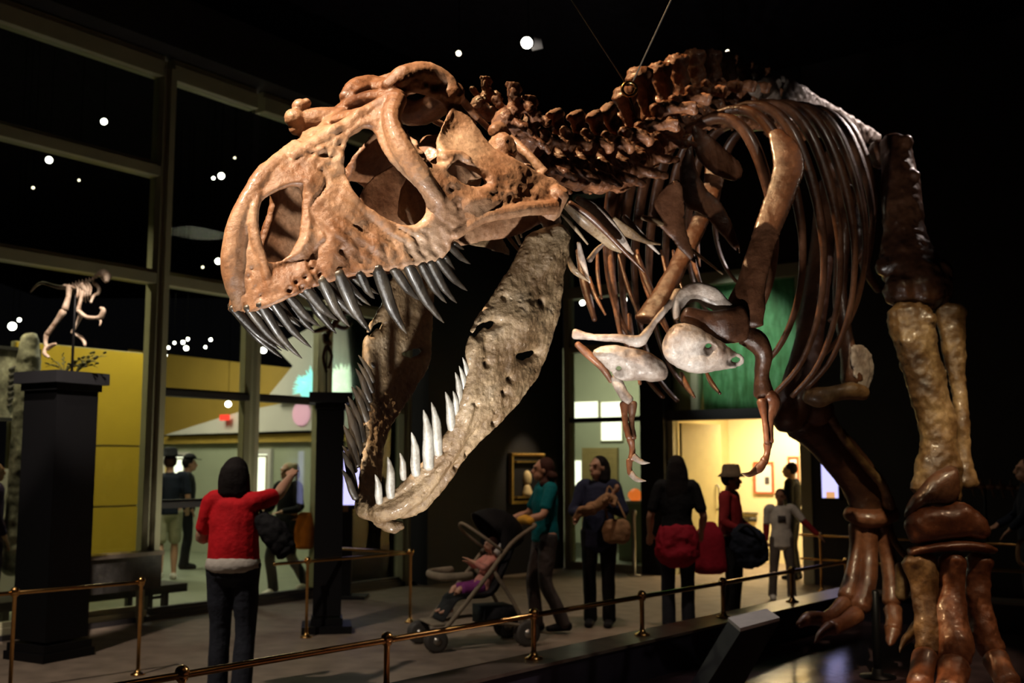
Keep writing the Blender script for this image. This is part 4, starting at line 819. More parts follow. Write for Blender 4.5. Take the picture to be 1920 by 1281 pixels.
# ================================================================== exhibit base, kerb, rails
DKa, DKb = G(730, 1200, .70), G(1580, 1055, .70)
DK = (DKb - DKa).normalized(); DKn = Vector((DK.y, -DK.x, 0))            # along the kerb, and inwards
K0 = Vector((DKb.x, DKb.y, 0)) + DK * .12; K1 = K0 - DK * 9.4; D2k = (G(1920, 1073, .70) - DKb); D2k.z = 0; D2k.normalize()
b = new(); prism(b, [K0, K0 + D2k * 7.5, K1 + D2k * 7.5, K1], (0, 0, PLZ)); o = struct('floor_exhibit', b, M['plinth'])
def kerb(name, a, c, inward, m1, m2):
    d = (c - a); k = bpy.data.objects.new(name, None); COL.objects.link(k); k['kind'] = 'structure'; k['_w'] = [0, 0, 0]
    b = new(); frame_box(b, a - inward * .13 + ZZ_ * .0, d, inward * .26, ZZ_ * .42); obj('kerb_body', b, m1, k, False)
    b = new(); frame_box(b, a - inward * .15 + ZZ_ * .42, d, inward * .3, ZZ_ * .02); obj('kerb_cap', b, m2, k, False)
    return k
kerb('trim_3', K1, K0 + DK * .13, DKn, M['kerb'], M['kerbtop'])
kerb('trim_4', K0 - DKn * .0, K0 + D2k * 7.5, -DK, M['kerb'], M['kerbtop'])
def railing(name, label, corners, z_rail, z_base, posts, r=.017, lower=None, ends=True):
    base = Vector((corners[0].x, corners[0].y, z_base)); t = thing(name, label, 'railing', base)
    for p in posts:
        b = new(); lathe(b, (p.x, p.y, z_base), [(.055, 0), (.055, .01), (.03, .02), (.02, .035), (r * .95, .05), (r * .95, z_rail - z_base - .03), (.026, z_rail - z_base - .02), (.026, z_rail - z_base + .02)], 12)
        po = obj('post', b, M['brass'], t)
        b = new(); ball(b, (p.x, p.y, z_rail + .012), .033, 2); obj('finial', b, M['brass'], po)
    for a, c in zip(corners[:-1], corners[1:]):
        b = new(); tube(b, [Vector((a.x, a.y, z_rail)), Vector((c.x, c.y, z_rail))], [r, r], sub=1); obj('rail', b, M['brass'], t)
        if lower:
            b = new(); tube(b, [Vector((a.x, a.y, lower)), Vector((c.x, c.y, lower))], [r * .8] * 2, sub=1); obj('rail', b, M['brass'], t)
    return t
def on_kerb(px):
    q = hit(px, 868, DKa, DKn); return Vector((q.x, q.y, 0))
posts = [on_kerb(x) for x in (355, 730, 1000, 1200, 1350, 1478)] + [K0 - DK * .05] + [K0 + D2k * d for d in (1.6, 3.2, 4.8)]
railing('brass_railing', 'low brass railing with ball posts on the kerb around the dinosaur skeleton', [on_kerb(60), K0 - DK * .05, K0 + D2k * 7.4], .70, .44, posts, .017)
a, c = G(28, 1112, .70), G(265, 1092, .70); e_ = c + N1 * 1.6; l_ = a - (c - a).normalized() * .9
railing('brass_railing', 'brass barrier in front of the tall black pedestal at the left edge', [l_, a, c], .70, 0, [a, c], .015)
a, c = G(577, 1053, .70), G(770, 1037, .70); d_ = (c - a).normalized(); n_ = Vector((-d_.y, d_.x, 0)); bk = (G(640, 1029, .70) - c).normalized()
railing('brass_railing', 'brass barrier enclosing the slim black pedestal beside the pointing woman', [a - d_ * .38, a, c, c + bk * 1.35], .70, 0, [a, c], .015)
a, c = G(1500, 1003, .70), G(1930, 1023, .70)
railing('brass_railing', 'far brass railing held by the boy, in front of the dark wall', [a, c], .70, 0, [a.lerp(c, x) for x in (.1, .3, .55, .78, .99)], .016, lower=.4)

# ================================================================== pedestals
def pedestal(name, label, base, w, h, rz, cap, foot):
    t = thing(name, label, 'pedestal', base)
    b = new(); cbox(b, base + ZZ_ * (h / 2 + .08), (w, w, h - .16), rz); o = obj('column', b, M['blackgloss'], t, False)
    b = new(); cbox(b, base + ZZ_ * (h - .05), (w * cap, w * cap, .1), rz); cbox(b, base + ZZ_ * (h - .13), (w * 1.1, w * 1.1, .06), rz); obj('cap', b, M['black'], t, False)
    b = new(); cbox(b, base + ZZ_ * .035, (w * foot, w * foot, .07), rz); obj('plinth', b, M['blackgloss'], t, False)
    b = new(); cbox(b, base + ZZ_ * .1, (w * 1.12, w * 1.12, .07), rz); obj('moulding', b, M['blackgloss'], t, False)
    return t
pb = G(92, 1232); pedestal('display_pedestal', 'broad black display pedestal carrying the small pale skeleton', Vector((pb.x, pb.y, 0)), .42, P(92, 700, pb.y).z, -AZ + .12, 1.3, 1.2)
pb2 = G(612, 1183); H2 = P(612, 738, pb2.y).z
pedestal('display_pedestal', 'slim black display pedestal behind the gaping jaws', Vector((pb2.x, pb2.y, 0)), .27, H2, R(10), 1.55, 1.75)

# ---- small running skeleton
def c1(x, y): return (x / 4.927, 480 + y / 4.927)
RY = pb.y
rp_ = thing('small_skeleton', 'small pale running dinosaur skeleton mounted on the broad black pedestal', 'skeleton', Vector((P(92, 700, RY).x, RY, P(92, 700, RY).z)))
def rb(name, pts, r, hint=None):
    b = new(); q = [P(*c1(x, y), RY + dy) for x, y, dy in pts]; rr_ = [v * 1.35 * RY / FPX / 4.927 if not isinstance(v, tuple) else tuple(k * 1.35 * RY / FPX / 4.927 for k in v) for v in r]
    tube(b, q, rr_, seg=8, sub=3, hint=hint); return obj(name, b, M['raptor'], rp_)
b = new(); k_ = RY / FPX / 4.927
tube(b, [P(*c1(920, 165), RY), P(*c1(960, 160), RY - .05), P(*c1(990, 190), RY - .12), P(*c1(985, 235), RY - .16)], [28 * k_, 42 * k_, 38 * k_, 18 * k_], seg=10); tube(b, [P(*c1(940, 200), RY), P(*c1(975, 245), RY - .12)], [14 * k_, 9 * k_]); obj('skull', b, M['raptor'], rp_)
nk = [(905, 175), (885, 195), (860, 212), (830, 225), (800, 235), (765, 243), (735, 248), (705, 258), (675, 270), (645, 282)]
for x, y in nk:
    b = new(); ball(b, P(*c1(x, y), RY), 17 * k_, 1); tube(b, [P(*c1(x, y), RY), P(*c1(x - 6, y - 26), RY)], [9 * k_, 5 * k_], seg=6, sub=1); obj('vertebra', b, M['raptor'], rp_)
rb('tail', [(640, 285, 0), (560, 290, .05), (470, 268, .1), (390, 248, .15), (330, 280, .2), (282, 335, .25)], [18, 15, 12, 11, 8, 4])
for i in range(6):
    x = 690 + i * 24; y = 262 - i * 4
    for s in (1, -1): rb('rib', [(x, y, 0), (x + 10 * s + 20, y + 50, -.08 * s), (x + 22, y + 120, -.1 * s), (x + 30, y + 180 - abs(i - 3) * 14, -.03 * s)], [7, 8, 7, 4])
rb('hip_bone', [(600, 275, -.05), (650, 285, -.06), (690, 300, -.05)], [(12, 26), (14, 32), (10, 20)], ZZ)
rb('thigh_bone', [(640, 290, -.07), (632, 380, -.08), (600, 490, -.1)], [22, 18, 24]); rb('shin_bone', [(585, 515, -.1), (510, 620, -.08), (435, 725, -.05)], [26, 17, 20]); rb('foot_bone', [(430, 730, -.05), (420, 800, -.05), (440, 860, -.08)], [19, 14, 15])
rb('toe_bone', [(440, 860, -.08), (475, 830, -.12), (515, 812, -.16)], [14, 16, 9]); rb('toe_bone', [(420, 850, -.08), (410, 900, -.1), (450, 935, -.15)], [12, 14, 10])
rb('thigh_bone', [(690, 300, .06), (720, 430, .06), (745, 550, .04)], [20, 15, 18]); rb('shin_bone', [(745, 555, .04), (705, 640, .05), (668, 705, .06)], [18, 12, 13]); rb('foot_bone', [(668, 705, .06), (700, 725, .03), (745, 750, .0)], [13, 14, 12]); rb('toe_bone', [(745, 750, 0), (778, 790, -.04), (785, 830, -.06)], [15, 14, 9])
rb('scapula', [(745, 260, -.09), (770, 300, -.1), (800, 340, -.1)], [(20, 6), (16, 6), (18, 8)]); rb('upper_arm', [(765, 330, -.1), (742, 420, -.12), (722, 500, -.12)], [15, 13, 16]); rb('forearm', [(722, 505, -.12), (800, 565, -.18), (890, 572, -.22)], [15, 14, 12]); rb('hand', [(890, 572, -.22), (935, 560, -.24), (955, 500, -.26), (925, 478, -.27)], [13, 20, 18, 8]); rb('hand', [(920, 575, -.23), (932, 610, -.24), (920, 645, -.25)], [10, 8, 4])
rb('upper_arm', [(865, 245, .05), (915, 300, .03), (905, 350, 0)], [15, 13, 12]); rb('forearm', [(905, 350, 0), (865, 370, -.05), (840, 430, -.1)], [12, 11, 9])
b = new(); st = P(*c1(700, 300), RY); tube(b, [st, Vector((st.x, st.y, P(92, 700, RY).z - .02))], [.012, .012], sub=1); obj('mount_rod', b, M['rod'], rp_)
# ---- dried plants around the small skeleton
for i, (x, y, lb) in enumerate(((205, 682, 'sparse olive fern spray at the right side of the broad pedestal top'), (120, 690, 'low olive fern spray under the small running skeleton'))):
    q = P(x if i else 142, 700, RY - .1 + .3 * i); t = thing('dry_fern', lb, 'plant', q)
    for k in range(7):
        a = R(-60 + k * 22 + i * 12); l_ = .2 + .05 * (k % 3); d_ = Vector((math.cos(a) * .9 if not i else math.sin(a), -.2 + .1 * (k % 4), .25 + .12 * (k % 3)))
        b = new(); e_ = q + d_ * l_; m_ = q + d_ * l_ * .5 + ZZ_ * .05; tube(b, [q, m_, e_], [.005, .004, .002], seg=5, sub=2)
        for j in range(6):
            p0 = q.lerp(e_, .25 + j * .13) + ZZ_ * .03; s_ = d_.cross(ZZ_).normalized() * (.05 - j * .005) * (1 if j % 2 else -1); frame_box(b, p0, s_ + ZZ_ * .01, d_ * .03, ZZ_ * .003)
        obj('frond', b, M['plant'], t)
# ---- small flying skeleton on the slim pedestal
SY = pb2.y; sb = P(612, 738, SY); ft = thing('small_skeleton', 'tiny brown bird-like skeleton on a rod above the slim black pedestal', 'skeleton', sb)
def fb(name, pts, r):
    b = new(); tube(b, [P(x, y, SY + dy) for x, y, dy in pts], [v * SY / FPX for v in r], seg=8, sub=3); return obj(name, b, M['foot_bone'], ft)
b = new(); tube(b, [sb - ZZ_ * .02, P(612, 690, SY), P(613, 650, SY)], [.008, .007, .006]); obj('mount_rod', b, M['rod'], ft)
fb('spine', [(640, 592, 0), (628, 606, 0), (616, 624, 0), (612, 650, 0)], [4, 6, 6, 4]); fb('skull', [(640, 590, 0), (652, 584, -.05), (664, 588, -.1)], [6, 6, 2]); fb('wing', [(622, 612, 0), (604, 618, -.1), (588, 622, -.2)], [5, 5, 3]); fb('wing', [(626, 608, 0), (646, 616, .1), (660, 606, .2)], [5, 4, 2])
fb('leg', [(613, 648, 0), (622, 668, -.03), (616, 690, -.05)], [4, 3, 3]); fb('leg', [(612, 648, 0), (606, 670, .03), (612, 698, .04)], [4, 3, 3]); fb('rib_basket', [(608, 628, -.03), (612, 640, -.05), (620, 645, -.02)], [5, 7, 4])

# ================================================================== gallery things behind the left glass
# convector box under the wide pane
s0, s1 = sL(105), sL(277); cb = WA + D1 * s0 - N1 * .3; t = thing('wall_console', 'dark stone-faced console box fixed under the yellow panelled wall window', 'console', cb)
b = new(); boxL(b, s0, s1, ZC0, ZC1 - .04, -.3, -.1); obj('body', b, M['rock'], t, False)
b = new(); boxL(b, s0, s1 + .01, ZC1 - .04, ZC1, -.33, -.1); obj('top', b, M['kerbtop'], t, False)
for s in (s0 + .15, s1 - .12):
    b = new(); boxL(b, s - .03, s + .03, 0, ZC0, -.16, -.1); obj('leg', b, M['mullion'], t, False)
bp_ = G(312, 1154); bs_ = (bp_ - WA).dot(D1); t = thing('bench', 'long low black bench just behind the left glass wall', 'bench', WA + D1 * bs_ + N1 * .4)
zt = P(330, 1100, bp_.y).z; q = lambda s, n, z: WA + D1 * s + N1 * n + ZZ_ * z
b = new(); boxL(b, bs_ - 1.9, bs_ + .35, zt - .09, zt, .22, .72); obj('seat', b, M['darkwood'], t, False)
for s in (bs_ - 1.7, bs_ - .1, bs_ + .1):
    for n in (.28, .64):
        b = new(); boxL(b, s - .03, s + .03, .012, zt - .09, n - .03, n + .03); obj('leg', b, M['darkwood'], t, False)
b = new(); boxL(b, bs_ - .1, bs_ + .1, .16, .19, .28, .31); obj('stretcher', b, M['darkwood'], t, False)
# pictures on the grey green wall, their light put in as emission
for x0, y0_, x1, y1_, lb in ((306, 848, 356, 950, 'bright glowing picture beside the man in the wide hat'), (466, 842, 512, 958, 'bright glowing picture behind the pointing hand')):
    t, bs, u, tw, wd, ht = wall_panel('lit_picture', lb, 'picture', x0, y0_, x1, y1_, GW - D1 * .0, D1, M['offwhite'], M['picture'], .09, .07)
    b = new()
    for o_, a_, c_ in ((bs + u * .11 + ZZ_ * .11, u * (wd - .22), ZZ_ * .03), (bs + u * .11 + ZZ_ * (ht - .14), u * (wd - .22), ZZ_ * .03), (bs + u * .11 + ZZ_ * .11, u * .03, ZZ_ * (ht - .22)), (bs + u * (wd - .14) + ZZ_ * .11, u * .03, ZZ_ * (ht - .22))): frame_box(b, o_ + tw * .036, a_, tw * .02, c_)
    obj('inner_frame', b, M['gold'], t, False)
b = new(); e0 = hit(418, 783, GW - D1 * .4, D1); frame_box(b, e0 - ug * .09 - ZZ_ * .05, ug * .2, D1 * .06, ZZ_ * .1); t = tag(obj('exit_sign', b, M['exit'], None, False), 'small glowing red sign high on the white bulkhead', 'sign')
b = new(); e0 = hit(541, 884, GW - D1 * .12, D1); lathe(b, e0 - ZZ_ * .07, [(.05, 0), (.06, .05), (.12, .14)], 14); tag(obj('wall_lamp', b, glow('lilac_lamp', (.75, .7, 1), 1.6)), 'small lilac wall lamp above the woman with the orange bag', 'lamp')
# glowing spiky domes and the pink disc
def spiky(name, label, x, y, rpx, m, n=90):
    c = hit(x, y, GW - D1 * .8, D1); r = rpx / FPX * c.y; t = thing(name, label, 'light sculpture', c); rnd = random.Random(x)
    b = new(); ball(b, c, r * .72, 3); obj('core', b, m, t)
    b = new()
    for i in range(n):
        th, z = rnd.random() * 2 * math.pi, rnd.uniform(-.3, 1); s = math.sqrt(1 - z * z); d = Vector((s * math.cos(th), s * math.sin(th), z)); tube(b, [c + d * r * .6, c + d * r * rnd.uniform(.92, 1.08)], [r * .07, r * .015], seg=5, sub=1)
    o = obj('spines', b, m, t); o['kind'] = 'stuff'
    b = new(); tube(b, [c - ZZ_ * r * .5, c - ZZ_ * r * .5 + D1 * .35], [.03, .03], sub=1); obj('bracket', b, M['rod'], t)
spiky('light_sculpture', 'glowing cyan spiky dome left of the slim pedestal top', 590, 728, 40, M['cyan']); spiky('light_sculpture', 'glowing pale green spiky dome right of the slim pedestal top', 645, 724, 44, M['lime'])
b = new(); c = hit(566, 776, GW - D1 * .26, D1); lathe(b, c, [(.2, 0), (.2, .03), (.17, .04)], 24, -D1); tag(obj('pink_spot', b, M['pink']), 'round pink spot of light on the white bulkhead left of the slim pedestal', 'lamp')  # glowing disc stands for the pink light projected there
# fossil slab and boulder at the far left
fp = WA + N1 * 2.2; t, bs, u, tw, wd, ht = wall_panel('fossil_case', 'pale fossil slab in a dark case behind the broad pedestal', 'fossil', -60, 650, 66, 790, fp, N1, M['charcoal'], M['fossil'], .04, .1)
for i in range(7):
    b = new(); c = bs + u * (wd * .55) + ZZ_ * (ht * .2 + i * .07) + tw * .07; tube(b, [c, c + u * .12 + ZZ_ * .05, c + u * .2 - ZZ_ * .02], [.02, .016, .008], seg=6); obj('fossil_rib', b, M['print'], t)
b = new(); c = hit(54, 660, WA + N1 * 1.2, N1); tube(b, [c - ZZ_ * 2.3, c - ZZ_ * .3, c, c + ZZ_ * .16], [.16, .13, .11, .09], seg=12); o = obj('stone_post', b, M['fossil']); fuse(o, .02, 1, ((.1, .04),)); tag(o, 'rounded grey stone post behind the broad pedestal', 'stone')
cp = WA + N1 * 1.9; b = new(); c0, c1_ = hit(-60, 880, cp, N1), hit(46, 880, cp, N1); frame_box(b, Vector((c0.x, c0.y, .0)), Vector((c1_.x - c0.x, c1_.y - c0.y, 0)), N1 * .25, ZZ_ * c0.z); o = obj('counter', b, M['offwhite'], None, False); tag(o, 'pale counter block at the far left behind the glass', 'counter')
# screen on a black stand beyond the slim pedestal
sc = G(650, 1122); sp_ = hit(632, 895, sc, (0, 1, 0)); t = thing('video_screen', 'lavender video screen on a black stand behind the slim pedestal', 'screen', Vector((sp_.x, sp_.y, 0)))
x0, x1 = hit(613, 900, sc, (0, 1, 0)).x, hit(690, 900, sc, (0, 1, 0)).x; z0, z1 = hit(640, 947, sc, (0, 1, 0)).z, hit(640, 845, sc, (0, 1, 0)).z
b = new(); frame_box(b, (x0 - .05, sc.y + .012, z0 - .05), (x1 - x0 + .1, 0, 0), (0, .06, 0), (0, 0, z1 - z0 + .1)); obj('bezel', b, M['black'], t, False)
b = new(); frame_box(b, (x0, sc.y, z0), (x1 - x0, 0, 0), (0, .012, 0), (0, 0, z1 - z0)); obj('display', b, M['screen'], t, False)
b = new(); frame_box(b, ((x0 + x1) / 2 - .06, sc.y + .02, 0), (.12, 0, 0), (0, .05, 0), (0, 0, z0)); cbox(b, ((x0 + x1) / 2, sc.y + .05, .015), (.5, .4, .03)); obj('stand', b, M['black'], t, False)
b = new(); lx = hit(640, 955, sc, (0, 1, 0)); frame_box(b, (lx.x - .07, sc.y - .02, lx.z - .03), (.15, 0, 0), (0, .03, 0), (0, 0, .08)); obj('caption_plate', b, plain('tan_plate', (.45, .25, .12), .6), t, False)
# lavender screen on the dark right wall
t, bs, u, tw, wd, ht = wall_panel('video_screen', 'small lavender video screen on the dark wall behind the far leg', 'screen', 1538, 858, 1578, 938, WBp - D1 * .05, D1, M['black'], M['screen'], .03, .06)
b = new(); frame_box(b, bs + u * wd * .3 + ZZ_ * .03 + tw * .031, u * wd * .4, tw * .004, ZZ_ * .08); obj('caption_plate', b, glow('orange_caption', (1, .5, .2), .8), t, False)
# ornate picture on the corner pier
pd = (PIER_B - PIER_A).normalized(); pn = Vector((-pd.y, pd.x, 0))
t, bs, u, tw, wd, ht = wall_panel('ornate_picture', 'ornate gold framed case with a pale mask on the dark corner pier', 'picture', 952, 850, 1014, 944, PIER_A, pn, M['gold'], M['black'], .045, .08)
b = new()
for i in range(13): ball(b, bs + u * (wd * (i + .5) / 13) + ZZ_ * (ht - .02) + tw * .09, .022, 1)
obj('beading', b, M['gold'], t)
b = new(); m_ = bs + u * wd * .45 + ZZ_ * ht * .5 + tw * .08; ball(b, m_, (.07, .05, .12), 2); ball(b, m_ + tw * .045, (.014, .02, .03), 1); tube(b, [m_ - ZZ_ * .12, m_ - ZZ_ * .24], [.05, .09], seg=10); obj('mask', b, plain('pale_plaster', (.75, .6, .35), .5), t)
b = new(); frame_box(b, bs + u * .08 + ZZ_ * .08 + tw * .05, u * (wd - .16), tw * .06, ZZ_ * .03); obj('shelf', b, M['gold'], t, False)
b = new(); frame_box(b, bs + u * .08 + ZZ_ * (ht - .14) + tw * .05, u * (wd - .16), tw * .06, ZZ_ * .025); obj('shelf', b, M['gold'], t, False)
spot('picture_lamp', bs + u * wd * .5 + tw * .9 + ZZ_ * 1.6, m_, 70, (1, .75, .45), 50, .6)
# long dim skeleton on the far right wall
tp = hit(1880, 912, WBp - D1 * .6, D1); t = thing('small_skeleton', 'dim long tail skeleton mounted along the dark wall at the right edge', 'skeleton', Vector((tp.x, tp.y, 0)))
for i in range(12):
    q_ = tp + D2 * (i * .11 - .35) - ZZ_ * .004 * i; b = new(); tube(b, [q_ - D2 * .04, q_ + D2 * .04], [.03, .03], seg=8, sub=1); tube(b, [q_, q_ + ZZ_ * .09], [.02, .012], seg=6, sub=1); tube(b, [q_, q_ - ZZ_ * .12 + D2 * .03], [.014, .008], seg=6, sub=1); obj('vertebra', b, M['foot_bone'], t)
for d_ in (-.2, .7):
    b = new(); q_ = tp + D2 * d_; tube(b, [q_, Vector((q_.x, q_.y, 0))], [.015, .015], sub=1); obj('mount_rod', b, M['rod'], t)
# reading panel inside the railing
q4 = [G(1365, 1157, .66), G(1440, 1141, .66)]; yy = 6.9
pa, pb_, pc, pd_ = P(1365, 1158, 7.25), P(1438, 1141, 7.45), P(1462, 1158, 7.2), P(1388, 1178, 6.95)
t = thing('reading_panel', 'slanted pale reading panel on a dark leaning stand inside the kerb', 'sign', Vector((pd_.x, pd_.y + .1, PLZ)))
b = new(); prism(b, [pa, pb_, pc, pd_], (0, .01, -.025)); obj('panel', b, M['paper'], t, False)
b = new(); dn = Vector((-.28, -.1, 0)); ft_ = [Vector((p.x, p.y, PLZ)) + dn for p in (pa, pb_, pc, pd_)]; tp4 = [p + Vector((0, .005, -.027)) for p in (pa, pb_, pc, pd_)]
va = [b.verts.new(p) for p in tp4]; vb_ = [b.verts.new(p) for p in ft_]; b.faces.new(va); b.faces.new(vb_[::-1])
for i in range(4): b.faces.new((va[i], vb_[i], vb_[(i + 1) % 4], va[(i + 1) % 4]))
obj('stand', b, M['black'], t, False)

# ================================================================== overhead
ring_c = P(1180, 167, 4.72); t = thing('suspension_cable', 'two thin steel cables meeting at a ring above the neck', 'cable', ring_c)
b = new(); tube(b, [ring_c + Vector((math.cos(a) * .032, 0, math.sin(a) * .032)) for a in [2 * math.pi * i / 16 for i in range(17)]], [.008] * 17, seg=8, sub=1); obj('ring', b, M['brass'], t)
for x in (1072, 1258):
    top = P(x, 0, 4.72); st = ring_c + (top - ring_c).normalized() * .034; en = st + (top - st) * ((CZ - st.z) / (top.z - st.z)); b = new(); tube(b, [st, en], [.0035, .0035], seg=6, sub=1); obj('cable', b, M['wire'], t)
b = new(); tube(b, [ring_c - ZZ_ * .034, SP[5] + ZZ_ * .1], [.006, .006], seg=6, sub=1); obj('hanger', b, M['rod'], t)
def ceiling_lamp(label, x, y, Y, r, aim, m, group=None, head=1.0):
    c = P(x, y, Y); t = thing('ceiling_spotlight', label, 'spotlight', c, group); d = (Vector(aim) - c).normalized()
    b = new(); lathe(b, c - d * r * 3.2, [(r * .5, 0), (r * .9, r * .6), (r * 1.05, r * 2.6), (r * 1.15, r * 3.2), (r * 1.15, r * 3.35)], 14, d); obj('housing', b, M['void'], t)
    b = new(); lathe(b, c + d * r * .16, [(r * .96 * head, 0), (r * .7 * head, r * .12)], 14, d); obj('lens', b, m, t)
    b = new(); tube(b, [c - d * r * 1.5, Vector((c.x, c.y, CZ))], [.004, .004], seg=5, sub=1); obj('stem', b, M['void'], t)
    return t
CAM = (0, 0, CAMZ)
ceiling_lamp('lit ceiling spotlight with a pale barn door, high behind the skull', 988, 80, 8.5, .05, (-1.0, 3, 1.5), M['bulb'])
b = new(); c = P(1008, 82, 8.5); frame_box(b, c - Vector((.045, 0, .06)), (.09, .02, .03), (0, .01, 0), (-.02, .03, .12)); tag(obj('barn_door_flap', b, M['paper']), 'pale metal flap hanging beside the lit ceiling spotlight', 'lamp flap')
ceiling_lamp('tiny dim ceiling spotlight above the brow of the skull', 860, 100, 9.0, .025, (-1.2, 2, 1.5), M['bulbdim'])
ceiling_lamp('faint ceiling spotlight above the back vertebrae', 1362, 98, 9.5, .03, (6, 6, 1), M['bulbdim'])
beyond = [(92, 300, 13, .042, 'bright reflected spotlight in the middle left pane, above the broad pedestal'), (195, 228, 13, .04, 'lone bright reflected spotlight in the top left pane'), (415, 330, 14.5, .045, 'brightest reflected spotlight in the pane left of the brow lump'), (400, 334, 14.8, .022, 'tiny reflected spotlight touching the brightest one left of the brow lump'), (310, 450, 14, .038, 'upper of two touching reflected spotlights beside the thick mullion'), (314, 466, 14.2, .036, 'lower of two touching reflected spotlights beside the thick mullion'), (409, 490, 15.5, .045, 'bright reflected spotlight just left of the snout'), (380, 501, 16, .02, 'tiny reflected spotlight below left of the snout'), (23, 612, 13.5, .052, 'large bright reflected spotlight near the left edge beside the stone post'), (36, 600, 13.8, .026, 'small reflected spotlight at the upper right of the large left edge one'),
          (349, 653, 17, .038, 'lowest right reflected spotlight of the cluster above the ochre bulkhead'), (352, 636, 17.2, .026, 'top reflected spotlight of the cluster above the ochre bulkhead'), (343, 642, 16.8, .03, 'middle reflected spotlight of the cluster above the ochre bulkhead'), (327, 643, 17.1, .022, 'upper left dim reflected spotlight of the cluster above the ochre bulkhead'), (316, 652, 17.2, .024, 'far left reflected spotlight of the cluster above the ochre bulkhead'), (310, 666, 17.4, .03, 'reflected spotlight at the upper left corner of the ochre bulkhead'), (385, 651, 17, .022, 'lone dim reflected spotlight right of the cluster above the ochre bulkhead'), (395, 637, 17.4, .026, 'dim amber reflected spotlight at the upper right of the cluster'),
          (428, 758, 16, .048, 'round white reflected spotlight in front of the ochre bulkhead'), (494, 657, 15.5, .046, 'round white reflected spotlight below the front teeth'), (293, 766, 16, .02, 'tiny reflected spotlight beside the thick mullion at bulkhead height'), (440, 296, 14, .016, 'faint reflected spotlight just above the nostril, left of the snout'), (1092, 568, 17.5, .045, 'warm reflected spotlight between the lower jaw and the belly ribs'), (1068, 582, 18, .034, 'small reflected spotlight at the rear edge of the lower jaw'), (1170, 562, 17, .045, 'reflected spotlight seen among the hanging belly ribs'), (148, 338, 13.4, .016, 'faint reflected spotlight in the middle left pane near the thick mullion'), (62, 352, 13, .018, 'faint reflected spotlight in the middle left pane near the edge')]
for x, y, Y, r, lb in beyond:  # reflections in the glass, built as glowing lamps behind it
    ceiling_lamp(lb, x, y, Y, r, CAM if r > .03 else (CAM[0] + 2, 3, 0), M['bulb'] if r > .021 else M['bulbdim'], 'spotlight reflections in the glass')
for i, (x0, x1_, y) in enumerate(((-9, 9, 6.4), (-9, 9, 9.0))):
    b = new(); tube(b, [(x0, y, CZ - .25), (x1_, y + 2.5, CZ - .25)], [.03, .03], seg=8, sub=1); o = struct('trim_%d' % (5 + i), b, M['black'])

